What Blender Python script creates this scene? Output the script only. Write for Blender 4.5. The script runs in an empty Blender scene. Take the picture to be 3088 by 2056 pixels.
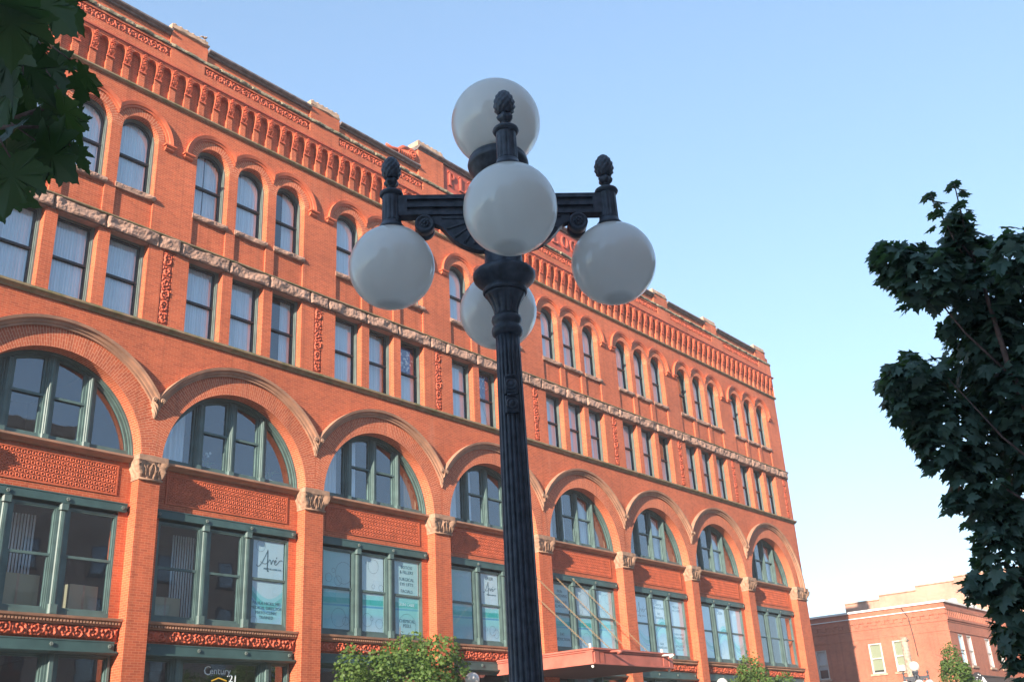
import bpy, math, random
import numpy as np
from mathutils import Vector, Matrix, noise
PI = math.pi
SC = bpy.context.scene
COL = SC.collection

# ------------------------------------------------------------------ camera
cam_d = bpy.data.cameras.new("camera"); cam = bpy.data.objects.new("camera", cam_d); COL.objects.link(cam)
cam_d.sensor_width = 36.0; cam_d.lens = 3051.27 / 3088 * 36.0; cam_d.clip_start = 0.05; cam_d.clip_end = 2000
cam.matrix_world = Matrix(((0.64299178, -0.26365103, -0.71906168, -9.06067), (-0.76407629, -0.28510458, -0.57870788, -25.52305),
                           (-0.05243085, 0.92152239, -0.3847694, 1.6), (0, 0, 0, 1)))
SC.camera = cam
# ------------------------------------------------------------------ sky, sun, exposure
SUN = Vector((-3.6, -1.0, 1.1)).normalized()          # towards the sun
world = bpy.data.worlds.new("World"); SC.world = world; world.use_nodes = True
wn = world.node_tree; wn.nodes.clear()
sky = wn.nodes.new("ShaderNodeTexSky"); sky.sky_type = 'NISHITA'; sky.sun_disc = False
sky.sun_elevation = math.asin(SUN.z); sky.sun_rotation = math.atan2(SUN.x, SUN.y)
sky.altitude = 100; sky.air_density = 1.0; sky.dust_density = 0.0; sky.ozone_density = 1.0
bg = wn.nodes.new("ShaderNodeBackground"); bg.inputs[1].default_value = 0.15
wo = wn.nodes.new("ShaderNodeOutputWorld")
gm = wn.nodes.new("ShaderNodeGamma"); gm.inputs[1].default_value = 0.6      # hazy summer air: a flatter fall-off from horizon to zenith
tm = wn.nodes.new("ShaderNodeVectorMath"); tm.operation = 'MULTIPLY'; tm.inputs[1].default_value = (0.77, 0.955, 1.15)
wn.links.new(sky.outputs[0], gm.inputs[0]); wn.links.new(gm.outputs[0], tm.inputs[0]); wn.links.new(tm.outputs[0], bg.inputs[0]); wn.links.new(bg.outputs[0], wo.inputs[0])
sun_d = bpy.data.lights.new("sun", 'SUN'); sun_d.energy = 4.0; sun_d.angle = math.radians(0.5); sun_d.color = (1.0, 0.86, 0.70)
sun = bpy.data.objects.new("sun", sun_d); COL.objects.link(sun)
sun.rotation_euler = SUN.to_track_quat('Z', 'Y').to_euler(); sun.location = (-20, -20, 40)
SC.view_settings.view_transform = 'Standard'; SC.view_settings.look = 'None'
SC.view_settings.exposure = 1.7; SC.view_settings.gamma = 1.0
SC.render.engine = 'CYCLES'
SC.cycles.max_bounces = 8; SC.cycles.transparent_max_bounces = 12; SC.cycles.use_denoising = True

# ------------------------------------------------------------------ materials
def mat(name, col, rough=0.8, metal=0.0, build=None, spec=0.4):
    m = bpy.data.materials.new(name); m.use_nodes = True
    b = m.node_tree.nodes["Principled BSDF"]
    b.inputs["Base Color"].default_value = (*col, 1); b.inputs["Roughness"].default_value = rough
    b.inputs["Metallic"].default_value = metal; b.inputs["Specular IOR Level"].default_value = spec
    if build: build(m.node_tree, b)
    return m
def N(t, typ, **kw):
    n = t.nodes.new(typ)
    for k, v in kw.items():
        if k.startswith('i_'): n.inputs[k[2:].replace('_', ' ')].default_value = v
        else: setattr(n, k, v)
    return n
def noisy(col, amt=0.25, scale=3.0, bump=0.2, bscale=30.0, col2=None, det=6):
    def f(t, b):
        tc = N(t, 'ShaderNodeTexCoord'); no = N(t, 'ShaderNodeTexNoise'); no.inputs['Scale'].default_value = scale; no.inputs['Detail'].default_value = det
        geo = N(t, 'ShaderNodeNewGeometry'); t.links.new(geo.outputs['Position'], no.inputs['Vector'])
        mx = N(t, 'ShaderNodeMix', data_type='RGBA'); c2 = col2 or tuple(c * (1 - amt * 1.6) for c in col); c1 = tuple(min(1, c * (1 + amt)) for c in col)
        rp = N(t, 'ShaderNodeMapRange'); rp.inputs[1].default_value = 0.3; rp.inputs[2].default_value = 0.7
        t.links.new(no.outputs['Fac'], rp.inputs[0]); t.links.new(rp.outputs[0], mx.inputs[0])
        mx.inputs[6].default_value = (*c1, 1); mx.inputs[7].default_value = (*c2, 1); t.links.new(mx.outputs[2], b.inputs['Base Color'])
        if bump:
            n2 = N(t, 'ShaderNodeTexNoise'); n2.inputs['Scale'].default_value = bscale; n2.inputs['Detail'].default_value = 4
            t.links.new(geo.outputs['Position'], n2.inputs['Vector'])
            bp = N(t, 'ShaderNodeBump'); bp.inputs['Strength'].default_value = bump; bp.inputs['Distance'].default_value = 0.02
            t.links.new(n2.outputs['Fac'], bp.inputs['Height']); t.links.new(bp.outputs[0], b.inputs['Normal'])
    return f
def brick(c1, c2, cm, uv=False, w=0.21, h=0.0677, ms=0.006, swap=False, stain=(0.58, 0.22, 0.13)):
    def f(t, b):
        if uv:
            tc = N(t, 'ShaderNodeUVMap', uv_map='uv'); vec = tc.outputs[0]
            geo = N(t, 'ShaderNodeNewGeometry')
        else:
            geo = N(t, 'ShaderNodeNewGeometry'); sp = N(t, 'ShaderNodeSeparateXYZ'); t.links.new(geo.outputs['Position'], sp.inputs[0])
            ad = N(t, 'ShaderNodeMath', operation='ADD'); t.links.new(sp.outputs[0], ad.inputs[0]); t.links.new(sp.outputs[1], ad.inputs[1])
            cb = N(t, 'ShaderNodeCombineXYZ'); t.links.new(ad.outputs[0], cb.inputs[0]); t.links.new(sp.outputs[2], cb.inputs[1]); vec = cb.outputs[0]
        br = N(t, 'ShaderNodeTexBrick'); br.inputs['Scale'].default_value = 1.0; br.inputs['Brick Width'].default_value = w; br.inputs['Row Height'].default_value = h
        br.inputs['Mortar Size'].default_value = ms; br.inputs['Mortar Smooth'].default_value = 0.2; br.inputs['Bias'].default_value = -0.2
        br.inputs['Color1'].default_value = (*c1, 1); br.inputs['Color2'].default_value = (*c2, 1); br.inputs['Mortar'].default_value = (*cm, 1)
        t.links.new(vec, br.inputs['Vector'])
        no = N(t, 'ShaderNodeTexNoise'); no.inputs['Scale'].default_value = 0.35; no.inputs['Detail'].default_value = 7; no.inputs['Roughness'].default_value = 0.65
        t.links.new(geo.outputs['Position'], no.inputs['Vector'])
        mr = N(t, 'ShaderNodeMapRange'); mr.inputs[1].default_value = 0.3; mr.inputs[2].default_value = 0.7; mr.inputs[3].default_value = 0.76; mr.inputs[4].default_value = 1.20
        t.links.new(no.outputs['Fac'], mr.inputs[0])
        ml = N(t, 'ShaderNodeVectorMath', operation='SCALE'); t.links.new(br.outputs['Color'], ml.inputs[0]); t.links.new(mr.outputs[0], ml.inputs['Scale'])
        # faint lime runs down the wall
        mp = N(t, 'ShaderNodeMapping'); mp.inputs['Scale'].default_value = (2.2, 2.2, 0.35); t.links.new(geo.outputs['Position'], mp.inputs['Vector'])
        n3 = N(t, 'ShaderNodeTexNoise'); n3.inputs['Scale'].default_value = 1.0; n3.inputs['Detail'].default_value = 5; t.links.new(mp.outputs[0], n3.inputs['Vector'])
        r3 = N(t, 'ShaderNodeMapRange'); r3.inputs[1].default_value = 0.60; r3.inputs[2].default_value = 0.82; r3.inputs[3].default_value = 0.0; r3.inputs[4].default_value = 0.45
        t.links.new(n3.outputs['Fac'], r3.inputs[0])
        mp2 = N(t, 'ShaderNodeMapping'); mp2.inputs['Scale'].default_value = (5.0, 5.0, 0.22); mp2.inputs['Location'].default_value = (7, 3, 1); t.links.new(geo.outputs['Position'], mp2.inputs['Vector'])
        n4 = N(t, 'ShaderNodeTexNoise'); n4.inputs['Scale'].default_value = 1.0; n4.inputs['Detail'].default_value = 6; n4.inputs['Roughness'].default_value = 0.6; t.links.new(mp2.outputs[0], n4.inputs['Vector'])
        r4 = N(t, 'ShaderNodeMapRange'); r4.inputs[1].default_value = 0.52; r4.inputs[2].default_value = 0.78; r4.inputs[3].default_value = 1.0; r4.inputs[4].default_value = 0.68; t.links.new(n4.outputs['Fac'], r4.inputs[0])
        ml2 = N(t, 'ShaderNodeVectorMath', operation='SCALE'); t.links.new(ml.outputs[0], ml2.inputs[0]); t.links.new(r4.outputs[0], ml2.inputs['Scale'])
        mx = N(t, 'ShaderNodeMix', data_type='RGBA'); t.links.new(r3.outputs[0], mx.inputs[0]); t.links.new(ml2.outputs[0], mx.inputs[6]); mx.inputs[7].default_value = (*stain, 1)
        t.links.new(mx.outputs[2], b.inputs['Base Color'])
        bp = N(t, 'ShaderNodeBump'); bp.inputs['Strength'].default_value = 0.35; bp.inputs['Distance'].default_value = 0.008; bp.invert = True
        t.links.new(br.outputs['Fac'], bp.inputs['Height']); t.links.new(bp.outputs[0], b.inputs['Normal'])
    return f
BR1, BR2, BRM = (0.52, 0.108, 0.042), (0.37, 0.070, 0.030), (0.58, 0.22, 0.115)
M = {}
M['brick'] = mat('pressed_brick', BR1, 0.75, build=brick(BR1, BR2, BRM))
M['archbrick'] = mat('arch_brick', BR1, 0.75, build=brick((0.55, 0.122, 0.050), (0.40, 0.078, 0.034), (0.64, 0.29, 0.17), uv=True, w=0.23, h=0.068, ms=0.008))
M['terra'] = mat('terracotta', (0.52, 0.105, 0.050), 0.65, build=noisy((0.52, 0.105, 0.050), 0.22, 5, 0.25, 40))
M['terralight'] = mat('moulded_brick', (0.56, 0.125, 0.055), 0.65, build=noisy((0.56, 0.125, 0.055), 0.15, 3, 0.1, 40))
M['panelred'] = mat('red_terracotta', (0.46, 0.09, 0.055), 0.65, build=noisy((0.46, 0.09, 0.055), 0.15, 3, 0.1, 40))
M['stone'] = mat('brown_stone', (0.37, 0.19, 0.12), 0.85, build=noisy((0.37, 0.19, 0.12), 0.2, 2.5, 0.3, 50, col2=(0.27, 0.15, 0.10)))
M['palestone'] = mat('pale_sandstone', (0.45, 0.30, 0.21), 0.85, build=noisy((0.45, 0.30, 0.21), 0.25, 4, 0.3, 50, col2=(0.30, 0.20, 0.14)))
M['rough'] = mat('rock_faced_sandstone', (0.38, 0.225, 0.165), 0.9, build=noisy((0.38, 0.225, 0.165), 0.15, 3, 0.45, 22, col2=(0.27, 0.165, 0.125)))
M['moss'] = mat('mossy_stone', (0.22, 0.20, 0.13), 0.95, build=noisy((0.28, 0.22, 0.15), 0.3, 5, 0.5, 30, col2=(0.15, 0.145, 0.09)))
M['capstone'] = mat('capital_sandstone', (0.38, 0.23, 0.155), 0.85, build=noisy((0.38, 0.23, 0.155), 0.2, 5, 0.2, 50, col2=(0.25, 0.15, 0.10)))
M['sill'] = mat('weathered_sill_stone', (0.25, 0.17, 0.10), 0.9, build=noisy((0.26, 0.175, 0.11), 0.3, 4, 0.4, 40, col2=(0.15, 0.14, 0.06)))
M['coping'] = mat('dark_coping', (0.17, 0.135, 0.13), 0.7, build=noisy((0.17, 0.135, 0.13), 0.3, 5, 0.3, 30))
M['green'] = mat('green_painted_metal', (0.05, 0.10, 0.10), 0.45, build=noisy((0.052, 0.105, 0.105), 0.15, 2, 0.05, 30))
M['greendark'] = mat('dark_sash_paint', (0.025, 0.035, 0.045), 0.4)
M['frame'] = mat('grey_green_window_paint', (0.13, 0.165, 0.155), 0.5, build=noisy((0.13, 0.165, 0.155), 0.12, 3, 0.05, 30))
M['iron'] = mat('black_cast_iron', (0.060, 0.067, 0.085), 0.42, build=noisy((0.060, 0.067, 0.085), 0.3, 25, 0.10, 160))
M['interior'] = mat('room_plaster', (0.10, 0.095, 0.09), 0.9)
M['white'] = mat('white_paint', (0.75, 0.74, 0.70), 0.6)
M['framegreen'] = mat('green_window_paint', (0.085, 0.14, 0.135), 0.45, build=noisy((0.085, 0.14, 0.135), 0.15, 3, 0.05, 30))
M['board'] = mat('cardboard', (0.42, 0.36, 0.24), 0.9)
M['canopy'] = mat('rust_red_paint', (0.44, 0.13, 0.095), 0.5, build=noisy((0.44, 0.13, 0.095), 0.15, 2, 0.05, 20))
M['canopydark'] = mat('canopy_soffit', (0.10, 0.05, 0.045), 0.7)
M['chain'] = mat('weathered_chain', (0.30, 0.22, 0.13), 0.6, 0.3)
M['bulb'] = mat('white_bulb', (0.85, 0.82, 0.78), 0.3)
M['asphalt'] = mat('asphalt', (0.06, 0.06, 0.06), 0.9, build=noisy((0.06, 0.06, 0.06), 0.3, 1, 0.3, 40))
M['concrete'] = mat('concrete', (0.38, 0.36, 0.33), 0.9, build=noisy((0.38, 0.36, 0.33), 0.15, 1, 0.2, 40))
M['paleconcrete'] = mat('pale_concrete', (0.50, 0.48, 0.44), 0.9, build=noisy((0.50, 0.48, 0.44), 0.12, 1, 0.2, 40))
M['paint'] = mat('road_paint', (0.7, 0.66, 0.3), 0.8)
M['trunk'] = mat('maple_bark', (0.16, 0.10, 0.085), 0.9, build=noisy((0.16, 0.10, 0.085), 0.3, 12, 0.5, 60))
M['brick2'] = mat('corner_building_brick', BR1, 0.8, build=brick((0.43, 0.125, 0.07), (0.34, 0.09, 0.05), (0.43, 0.22, 0.15), w=0.21, h=0.075, ms=0.008))
M['brick3'] = mat('pale_brick', BR1, 0.85, build=brick((0.50, 0.25, 0.17), (0.42, 0.19, 0.125), (0.55, 0.38, 0.30), w=0.21, h=0.075, ms=0.01, stain=(0.45, 0.16, 0.10)))
M['brick4'] = mat('brown_brick', BR1, 0.85, build=brick((0.42, 0.30, 0.23), (0.36, 0.25, 0.19), (0.4, 0.34, 0.3), w=0.21, h=0.075, ms=0.01, stain=(0.25, 0.14, 0.1)))
M['shade'] = mat('cream_roller_shade', (0.42, 0.39, 0.25), 0.8)
M['trim'] = mat('pale_window_trim', (0.52, 0.50, 0.46), 0.7)
M['sign'] = mat('charcoal_sign', (0.035, 0.033, 0.032), 0.6)
M['signwhite'] = mat('white_lettering', (0.8, 0.8, 0.78), 0.6)
M['yellow'] = mat('yellow_sign', (0.75, 0.45, 0.02), 0.5)
M['wood'] = mat('weathered_pole_wood', (0.42, 0.33, 0.26), 0.9, build=noisy((0.42, 0.33, 0.26), 0.3, 8, 0.4, 40))
M['ink'] = mat('dark_teal_print', (0.05, 0.14, 0.18), 0.6)
M['inkwhite'] = mat('pale_print', (0.75, 0.85, 0.9), 0.6)
M['flagblue'] = mat('navy_cloth', (0.03, 0.05, 0.20), 0.8)
M['flagred'] = mat('red_cloth', (0.40, 0.05, 0.05), 0.8)
M['gold'] = mat('gold_print', (0.65, 0.40, 0.04), 0.5)

def pleats(t, b):
    geo = N(t, 'ShaderNodeNewGeometry'); no = N(t, 'ShaderNodeTexNoise'); mp = N(t, 'ShaderNodeMapping'); mp.inputs['Scale'].default_value = (14, 14, 0.3)
    t.links.new(geo.outputs['Position'], mp.inputs['Vector']); t.links.new(mp.outputs[0], no.inputs['Vector']); no.inputs['Scale'].default_value = 1.0
    cr = N(t, 'ShaderNodeMapRange'); cr.inputs[1].default_value = .3; cr.inputs[2].default_value = .7; cr.inputs[3].default_value = .72; cr.inputs[4].default_value = .92
    t.links.new(no.outputs['Fac'], cr.inputs[0]); cb = N(t, 'ShaderNodeCombineColor')
    for i in range(3): t.links.new(cr.outputs[0], cb.inputs[i])
    t.links.new(cb.outputs[0], b.inputs['Base Color'])
M['curtain'] = mat('white_curtain', (0.75, 0.75, 0.75), 0.9, build=pleats)

def glass(name, tint=(0.84, 0.94, 0.98), base=0.17, k=1.0):  # blue tint puts the reflected sky into the glass colour
    m = bpy.data.materials.new(name); m.use_nodes = True; t = m.node_tree; t.nodes.clear()
    tr = N(t, 'ShaderNodeBsdfTransparent'); tr.inputs[0].default_value = (*tint, 1); gl = N(t, 'ShaderNodeBsdfGlossy'); gl.inputs['Roughness'].default_value = 0.015
    gl.inputs['Color'].default_value = (0.85, 0.92, 1.0, 1)
    geo = N(t, 'ShaderNodeNewGeometry'); dt = N(t, 'ShaderNodeVectorMath', operation='DOT_PRODUCT'); t.links.new(geo.outputs['Incoming'], dt.inputs[0]); t.links.new(geo.outputs['Normal'], dt.inputs[1])
    ab = N(t, 'ShaderNodeMath', operation='ABSOLUTE'); t.links.new(dt.outputs['Value'], ab.inputs[0]); om = N(t, 'ShaderNodeMath', operation='SUBTRACT'); om.inputs[0].default_value = 1.0; t.links.new(ab.outputs[0], om.inputs[1])
    pw = N(t, 'ShaderNodeMath', operation='POWER'); t.links.new(om.outputs[0], pw.inputs[0]); pw.inputs[1].default_value = 4.5      # same from both sides of the sheet
    ma = N(t, 'ShaderNodeMath', operation='MULTIPLY_ADD'); ma.inputs[1].default_value = k; ma.inputs[2].default_value = base; ma.use_clamp = True
    t.links.new(pw.outputs[0], ma.inputs[0])
    no = N(t, 'ShaderNodeTexNoise'); no.inputs['Scale'].default_value = 1.3; t.links.new(geo.outputs['Position'], no.inputs['Vector'])
    bp = N(t, 'ShaderNodeBump'); bp.inputs['Strength'].default_value = 0.08; bp.inputs['Distance'].default_value = 0.02; t.links.new(no.outputs['Fac'], bp.inputs['Height']); t.links.new(bp.outputs[0], gl.inputs['Normal'])
    mx = N(t, 'ShaderNodeMixShader'); t.links.new(ma.outputs[0], mx.inputs[0]); t.links.new(tr.outputs[0], mx.inputs[1]); t.links.new(gl.outputs[0], mx.inputs[2])
    o = N(t, 'ShaderNodeOutputMaterial'); t.links.new(mx.outputs[0], o.inputs[0]); return m
M['glass'] = glass('window_glass')

def globe_mat():
    m = mat('opal_globe', (0.80, 0.81, 0.80), 0.18, spec=0.5); t = m.node_tree; b = t.nodes["Principled BSDF"]
    tc = N(t, 'ShaderNodeTexCoord'); no = N(t, 'ShaderNodeTexNoise'); no.inputs['Scale'].default_value = 6; no.inputs['Detail'].default_value = 8; t.links.new(tc.outputs['Object'], no.inputs['Vector'])
    sp = N(t, 'ShaderNodeSeparateXYZ'); t.links.new(tc.outputs['Object'], sp.inputs[0])
    # darker disc in the bottom of the globe
    ad = N(t, 'ShaderNodeMath', operation='MULTIPLY_ADD'); ad.inputs[1].default_value = 0.03; t.links.new(no.outputs['Fac'], ad.inputs[0]); t.links.new(sp.outputs[2], ad.inputs[2])
    mr = N(t, 'ShaderNodeMapRange'); mr.inputs[1].default_value = -0.182; mr.inputs[2].default_value = -0.170; mr.inputs[3].default_value = 0.32; mr.inputs[4].default_value = 0.0
    t.links.new(ad.outputs[0], mr.inputs[0])
    m1 = N(t, 'ShaderNodeMix', data_type='RGBA'); m1.inputs[6].default_value = (0.93, 0.90, 0.84, 1); m1.inputs[7].default_value = (0.98, 0.955, 0.90, 1); t.links.new(no.outputs['Fac'], m1.inputs[0])
    m2 = N(t, 'ShaderNodeMix', data_type='RGBA'); t.links.new(mr.outputs[0], m2.inputs[0]); t.links.new(m1.outputs[2], m2.inputs[6]); m2.inputs[7].default_value = (0.16, 0.16, 0.15, 1)
    t.links.new(m2.outputs[2], b.inputs['Base Color'])
    b.inputs['Coat Weight'].default_value = 1.0; b.inputs['Coat Roughness'].default_value = 0.04; b.inputs['Coat IOR'].default_value = 1.6
    out = t.nodes["Material Output"]; tl = N(t, 'ShaderNodeBsdfTranslucent'); t.links.new(m2.outputs[2], tl.inputs[0]); ms = N(t, 'ShaderNodeMixShader'); ms.inputs[0].default_value = 0.45
    t.links.new(b.outputs[0], ms.inputs[1]); t.links.new(tl.outputs[0], ms.inputs[2]); t.links.new(ms.outputs[0], out.inputs[0])
    return m
M['globe'] = globe_mat()

def leaf_mat(name, c1, c2, trans=0.35):
    m = bpy.data.materials.new(name); m.use_nodes = True; t = m.node_tree; t.nodes.clear()
    geo = N(t, 'ShaderNodeNewGeometry'); mx = N(t, 'ShaderNodeMix', data_type='RGBA'); mx.inputs[6].default_value = (*c1, 1); mx.inputs[7].default_value = (*c2, 1)
    t.links.new(geo.outputs['Random Per Island'], mx.inputs[0])
    d = N(t, 'ShaderNodeBsdfPrincipled'); d.inputs['Roughness'].default_value = 0.5; d.inputs['Specular IOR Level'].default_value = 0.35; t.links.new(mx.outputs[2], d.inputs['Base Color'])
    tl = N(t, 'ShaderNodeBsdfTranslucent'); tm = N(t, 'ShaderNodeVectorMath', operation='MULTIPLY'); tm.inputs[1].default_value = (1.5, 1.9, 0.5); t.links.new(mx.outputs[2], tm.inputs[0]); t.links.new(tm.outputs[0], tl.inputs[0])
    ms = N(t, 'ShaderNodeMixShader'); ms.inputs[0].default_value = trans; t.links.new(d.outputs[0], ms.inputs[1]); t.links.new(tl.outputs[0], ms.inputs[2])
    o = N(t, 'ShaderNodeOutputMaterial'); t.links.new(ms.outputs[0], o.inputs[0]); return m
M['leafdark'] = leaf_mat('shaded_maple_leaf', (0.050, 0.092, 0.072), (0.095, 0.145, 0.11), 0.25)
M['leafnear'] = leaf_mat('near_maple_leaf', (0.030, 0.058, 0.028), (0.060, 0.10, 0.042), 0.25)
M['leafgreen'] = leaf_mat('street_maple_leaf', (0.065, 0.125, 0.03), (0.12, 0.185, 0.045), 0.3)

def film_mat(name, kind):
    m = mat(name, (0.7, 0.8, 0.85), 0.55); t = m.node_tree; b = t.nodes["Principled BSDF"]
    uv = N(t, 'ShaderNodeUVMap', uv_map='uv'); sp = N(t, 'ShaderNodeSeparateXYZ'); t.links.new(uv.outputs[0], sp.inputs[0])
    U, V = sp.outputs[0], sp.outputs[1]
    def mth(op, a, bb=None, c=None):
        n = N(t, 'ShaderNodeMath', operation=op)
        for i, v in enumerate((a, bb, c)):
            if v is None: continue
            if isinstance(v, (int, float)): n.inputs[i].default_value = v
            else: t.links.new(v, n.inputs[i])
        return n.outputs[0]
    if kind == 'band': coord = mth('ADD', V, mth('MULTIPLY', U, -0.02))
    else: coord = mth('ADD', V, mth('MULTIPLY', mth('SINE', mth('MULTIPLY_ADD', U, 2.2, 1.0)), -0.45))
    ramp = N(t, 'ShaderNodeValToRGB'); t.links.new(mth('DIVIDE', mth('SUBTRACT', coord, 5.7), 3.0), ramp.inputs[0])
    e = ramp.color_ramp.elements; W, A, T, Bl = (0.80, 0.86, 0.88, 1), (0.40, 0.80, 0.80, 1), (0.06, 0.56, 0.50, 1), (0.10, 0.42, 0.66, 1)
    stops = [(0.0, W), (0.22, (0.45, 0.66, 0.78, 1)), (0.27, A), (0.33, A), (0.335, Bl), (0.35, Bl), (0.355, A), (0.37, T), (0.42, T), (0.425, A), (0.47, A), (0.475, W), (1.0, W)]
    e[0].position, e[0].color = stops[0]; e[1].position, e[1].color = stops[-1]
    for p, c in stops[1:-1]:
        q = e.new(p); q.color = c
    # a soft aqua wash to one side
    mx = N(t, 'ShaderNodeMix', data_type='RGBA'); t.links.new(mth('MINIMUM', mth('MAXIMUM', mth('MULTIPLY', mth('ABSOLUTE', mth('SUBTRACT', U, 0.1)), 0.24), 0), 0.6), mx.inputs[0])
    t.links.new(ramp.outputs[0], mx.inputs[6]); mx.inputs[7].default_value = (0.20, 0.70, 0.64, 1) if kind == 'band' else (0.38, 0.70, 0.80, 1)
    t.links.new(mx.outputs[2], b.inputs['Base Color']); return m
M['filmband'] = film_mat('banded_window_film', 'band'); M['filmwave'] = film_mat('wavy_window_film', 'wave')

# ------------------------------------------------------------------ mesh helpers
class MB:
    def __init__(s): s.v, s.f, s.m, s.s, s.uv = [], [], [], [], {}
    def face(s, pts, m=0, sm=False, uv=None):
        i = len(s.v); s.v.extend(tuple(p) for p in pts); s.f.append(tuple(range(i, i + len(pts)))); s.m.append(m); s.s.append(sm)
        if uv: s.uv[len(s.f) - 1] = uv
    def box(s, x0, x1, y0, y1, z0, z1, m=0, bev=0.0):
        if bev <= 0:
            i = len(s.v); s.v += [(x0, y0, z0), (x1, y0, z0), (x1, y1, z0), (x0, y1, z0), (x0, y0, z1), (x1, y0, z1), (x1, y1, z1), (x0, y1, z1)]
            for q in ((0, 3, 2, 1), (4, 5, 6, 7), (0, 1, 5, 4), (1, 2, 6, 5), (2, 3, 7, 6), (3, 0, 4, 7)): s.f.append(tuple(i + k for k in q)); s.m.append(m); s.s.append(False)
        else:  # chamfer the vertical edges towards the viewer
            b = bev; s.prism([(x0, y1), (x0, y0 + b), (x0 + b, y0), (x1 - b, y0), (x1, y0 + b), (x1, y1)], z0, z1, m)
    def prism(s, xy, z0, z1, m=0):      # polygon in xy, extruded in z
        n = len(xy); i = len(s.v); s.v += [(x, y, z0) for x, y in xy] + [(x, y, z1) for x, y in xy]
        for k in range(n): s.f.append((i + k, i + (k + 1) % n, i + n + (k + 1) % n, i + n + k)); s.m.append(m); s.s.append(False)
        s.f.append(tuple(i + k for k in range(n))[::-1]); s.f.append(tuple(i + n + k for k in range(n))); s.m += [m, m]; s.s += [False, False]
    def slab(s, xz, y0, y1, m=0, uv=False):      # polygon in xz, extruded in y (y0 = outside)
        n = len(xz); i = len(s.v); s.v += [(x, y0, z) for x, z in xz] + [(x, y1, z) for x, z in xz]
        for k in range(n): s.f.append((i + k, i + n + k, i + n + (k + 1) % n, i + (k + 1) % n)); s.m.append(m); s.s.append(False)
        s.f.append(tuple(i + k for k in range(n))); s.f.append(tuple(i + n + k for k in range(n))[::-1]); s.m += [m, m]; s.s += [False, False]
    def sweepx(s, prof, x0, x1, m=0, step=None):      # profile of (y, z) swept along x, closed
        n = len(prof); i = len(s.v); s.v += [(x0, y, z) for y, z in prof] + [(x1, y, z) for y, z in prof]
        for k in range(n): s.f.append((i + k, i + n + k, i + n + (k + 1) % n, i + (k + 1) % n)); s.m.append(m); s.s.append(False)
        s.f.append(tuple(i + k for k in range(n))); s.f.append(tuple(i + n + k for k in range(n))[::-1]); s.m += [m, m]; s.s += [False, False]
    def lathe(s, prof, n=32, c=(0, 0, 0), m=0, flute=None, smooth=True, cap=True):    # prof (r, z), flute: fn(r,z,theta)->r
        i = len(s.v)
        for r, z in prof:
            for k in range(n):
                th = 2 * PI * k / n; rr = flute(r, z, th) if flute else r
                s.v.append((c[0] + rr * math.cos(th), c[1] + rr * math.sin(th), c[2] + z))
        for j in range(len(prof) - 1):
            for k in range(n):
                s.f.append((i + j * n + k, i + j * n + (k + 1) % n, i + (j + 1) * n + (k + 1) % n, i + (j + 1) * n + k)); s.m.append(m); s.s.append(smooth)
        if cap:
            s.f.append(tuple(i + k for k in range(n))[::-1]); s.f.append(tuple(i + (len(prof) - 1) * n + k for k in range(n))); s.m += [m, m]; s.s += [False, False]
    def tube(s, pts, r, n=8, m=0):
        pts = [Vector(p) for p in pts]; rs = r if isinstance(r, (list, tuple)) else [r] * len(pts); i = len(s.v)
        for j, p in enumerate(pts):
            d = (pts[min(j + 1, len(pts) - 1)] - pts[max(j - 1, 0)]).normalized(); a = d.orthogonal().normalized() if j == 0 else (a - d * a.dot(d)).normalized(); b = d.cross(a)
            for k in range(n): th = 2 * PI * k / n; s.v.append(tuple(p + (a * math.cos(th) + b * math.sin(th)) * rs[j]))
        for j in range(len(pts) - 1):
            for k in range(n): s.f.append((i + j * n + k, i + j * n + (k + 1) % n, i + (j + 1) * n + (k + 1) % n, i + (j + 1) * n + k)); s.m.append(m); s.s.append(True)
        s.f.append(tuple(i + k for k in range(n))[::-1]); s.f.append(tuple(i + (len(pts) - 1) * n + k for k in range(n))); s.m += [m, m]; s.s += [False, False]
    def band(s, po, pi, y0, y1, m=0, outer=True):     # frame between two outlines of (x,z): front face, inner and outer sides
        n = len(po)
        for k in range(n - 1):
            a, b, c, d = po[k], po[k + 1], pi[k + 1], pi[k]
            s.face([(a[0], y0, a[1]), (b[0], y0, b[1]), (c[0], y0, c[1]), (d[0], y0, d[1])][::-1], m)
            s.face([(d[0], y0, d[1]), (c[0], y0, c[1]), (c[0], y1, c[1]), (d[0], y1, d[1])], m)
            if outer: s.face([(a[0], y0, a[1]), (a[0], y1, a[1]), (b[0], y1, b[1]), (b[0], y0, b[1])], m)
    def grid(s, nu, nv, fn, m=0, smooth=True):
        i = len(s.v)
        for a in range(nu + 1):
            for b in range(nv + 1): s.v.append(fn(a / nu, b / nv))
        w = nv + 1
        for a in range(nu):
            for b in range(nv): s.f.append((i + a * w + b, i + (a + 1) * w + b, i + (a + 1) * w + b + 1, i + a * w + b + 1)); s.m.append(m); s.s.append(smooth)
    def sphere(s, c, r, nu=24, nv=16, m=0, sc=(1, 1, 1)):
        prof = [(max(1e-4, r * math.sin(PI * j / nv)), -r * math.cos(PI * j / nv)) for j in range(nv + 1)]
        i = len(s.v); s.lathe(prof, nu, (0, 0, 0), m, cap=False)
        for k in range(i, len(s.v)): x, y, z = s.v[k]; s.v[k] = (c[0] + x * sc[0], c[1] + y * sc[1], c[2] + z * sc[2])
    def xform(s, mat4, start=0):
        for k in range(start, len(s.v)): s.v[k] = tuple(mat4 @ Vector(s.v[k]))
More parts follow.
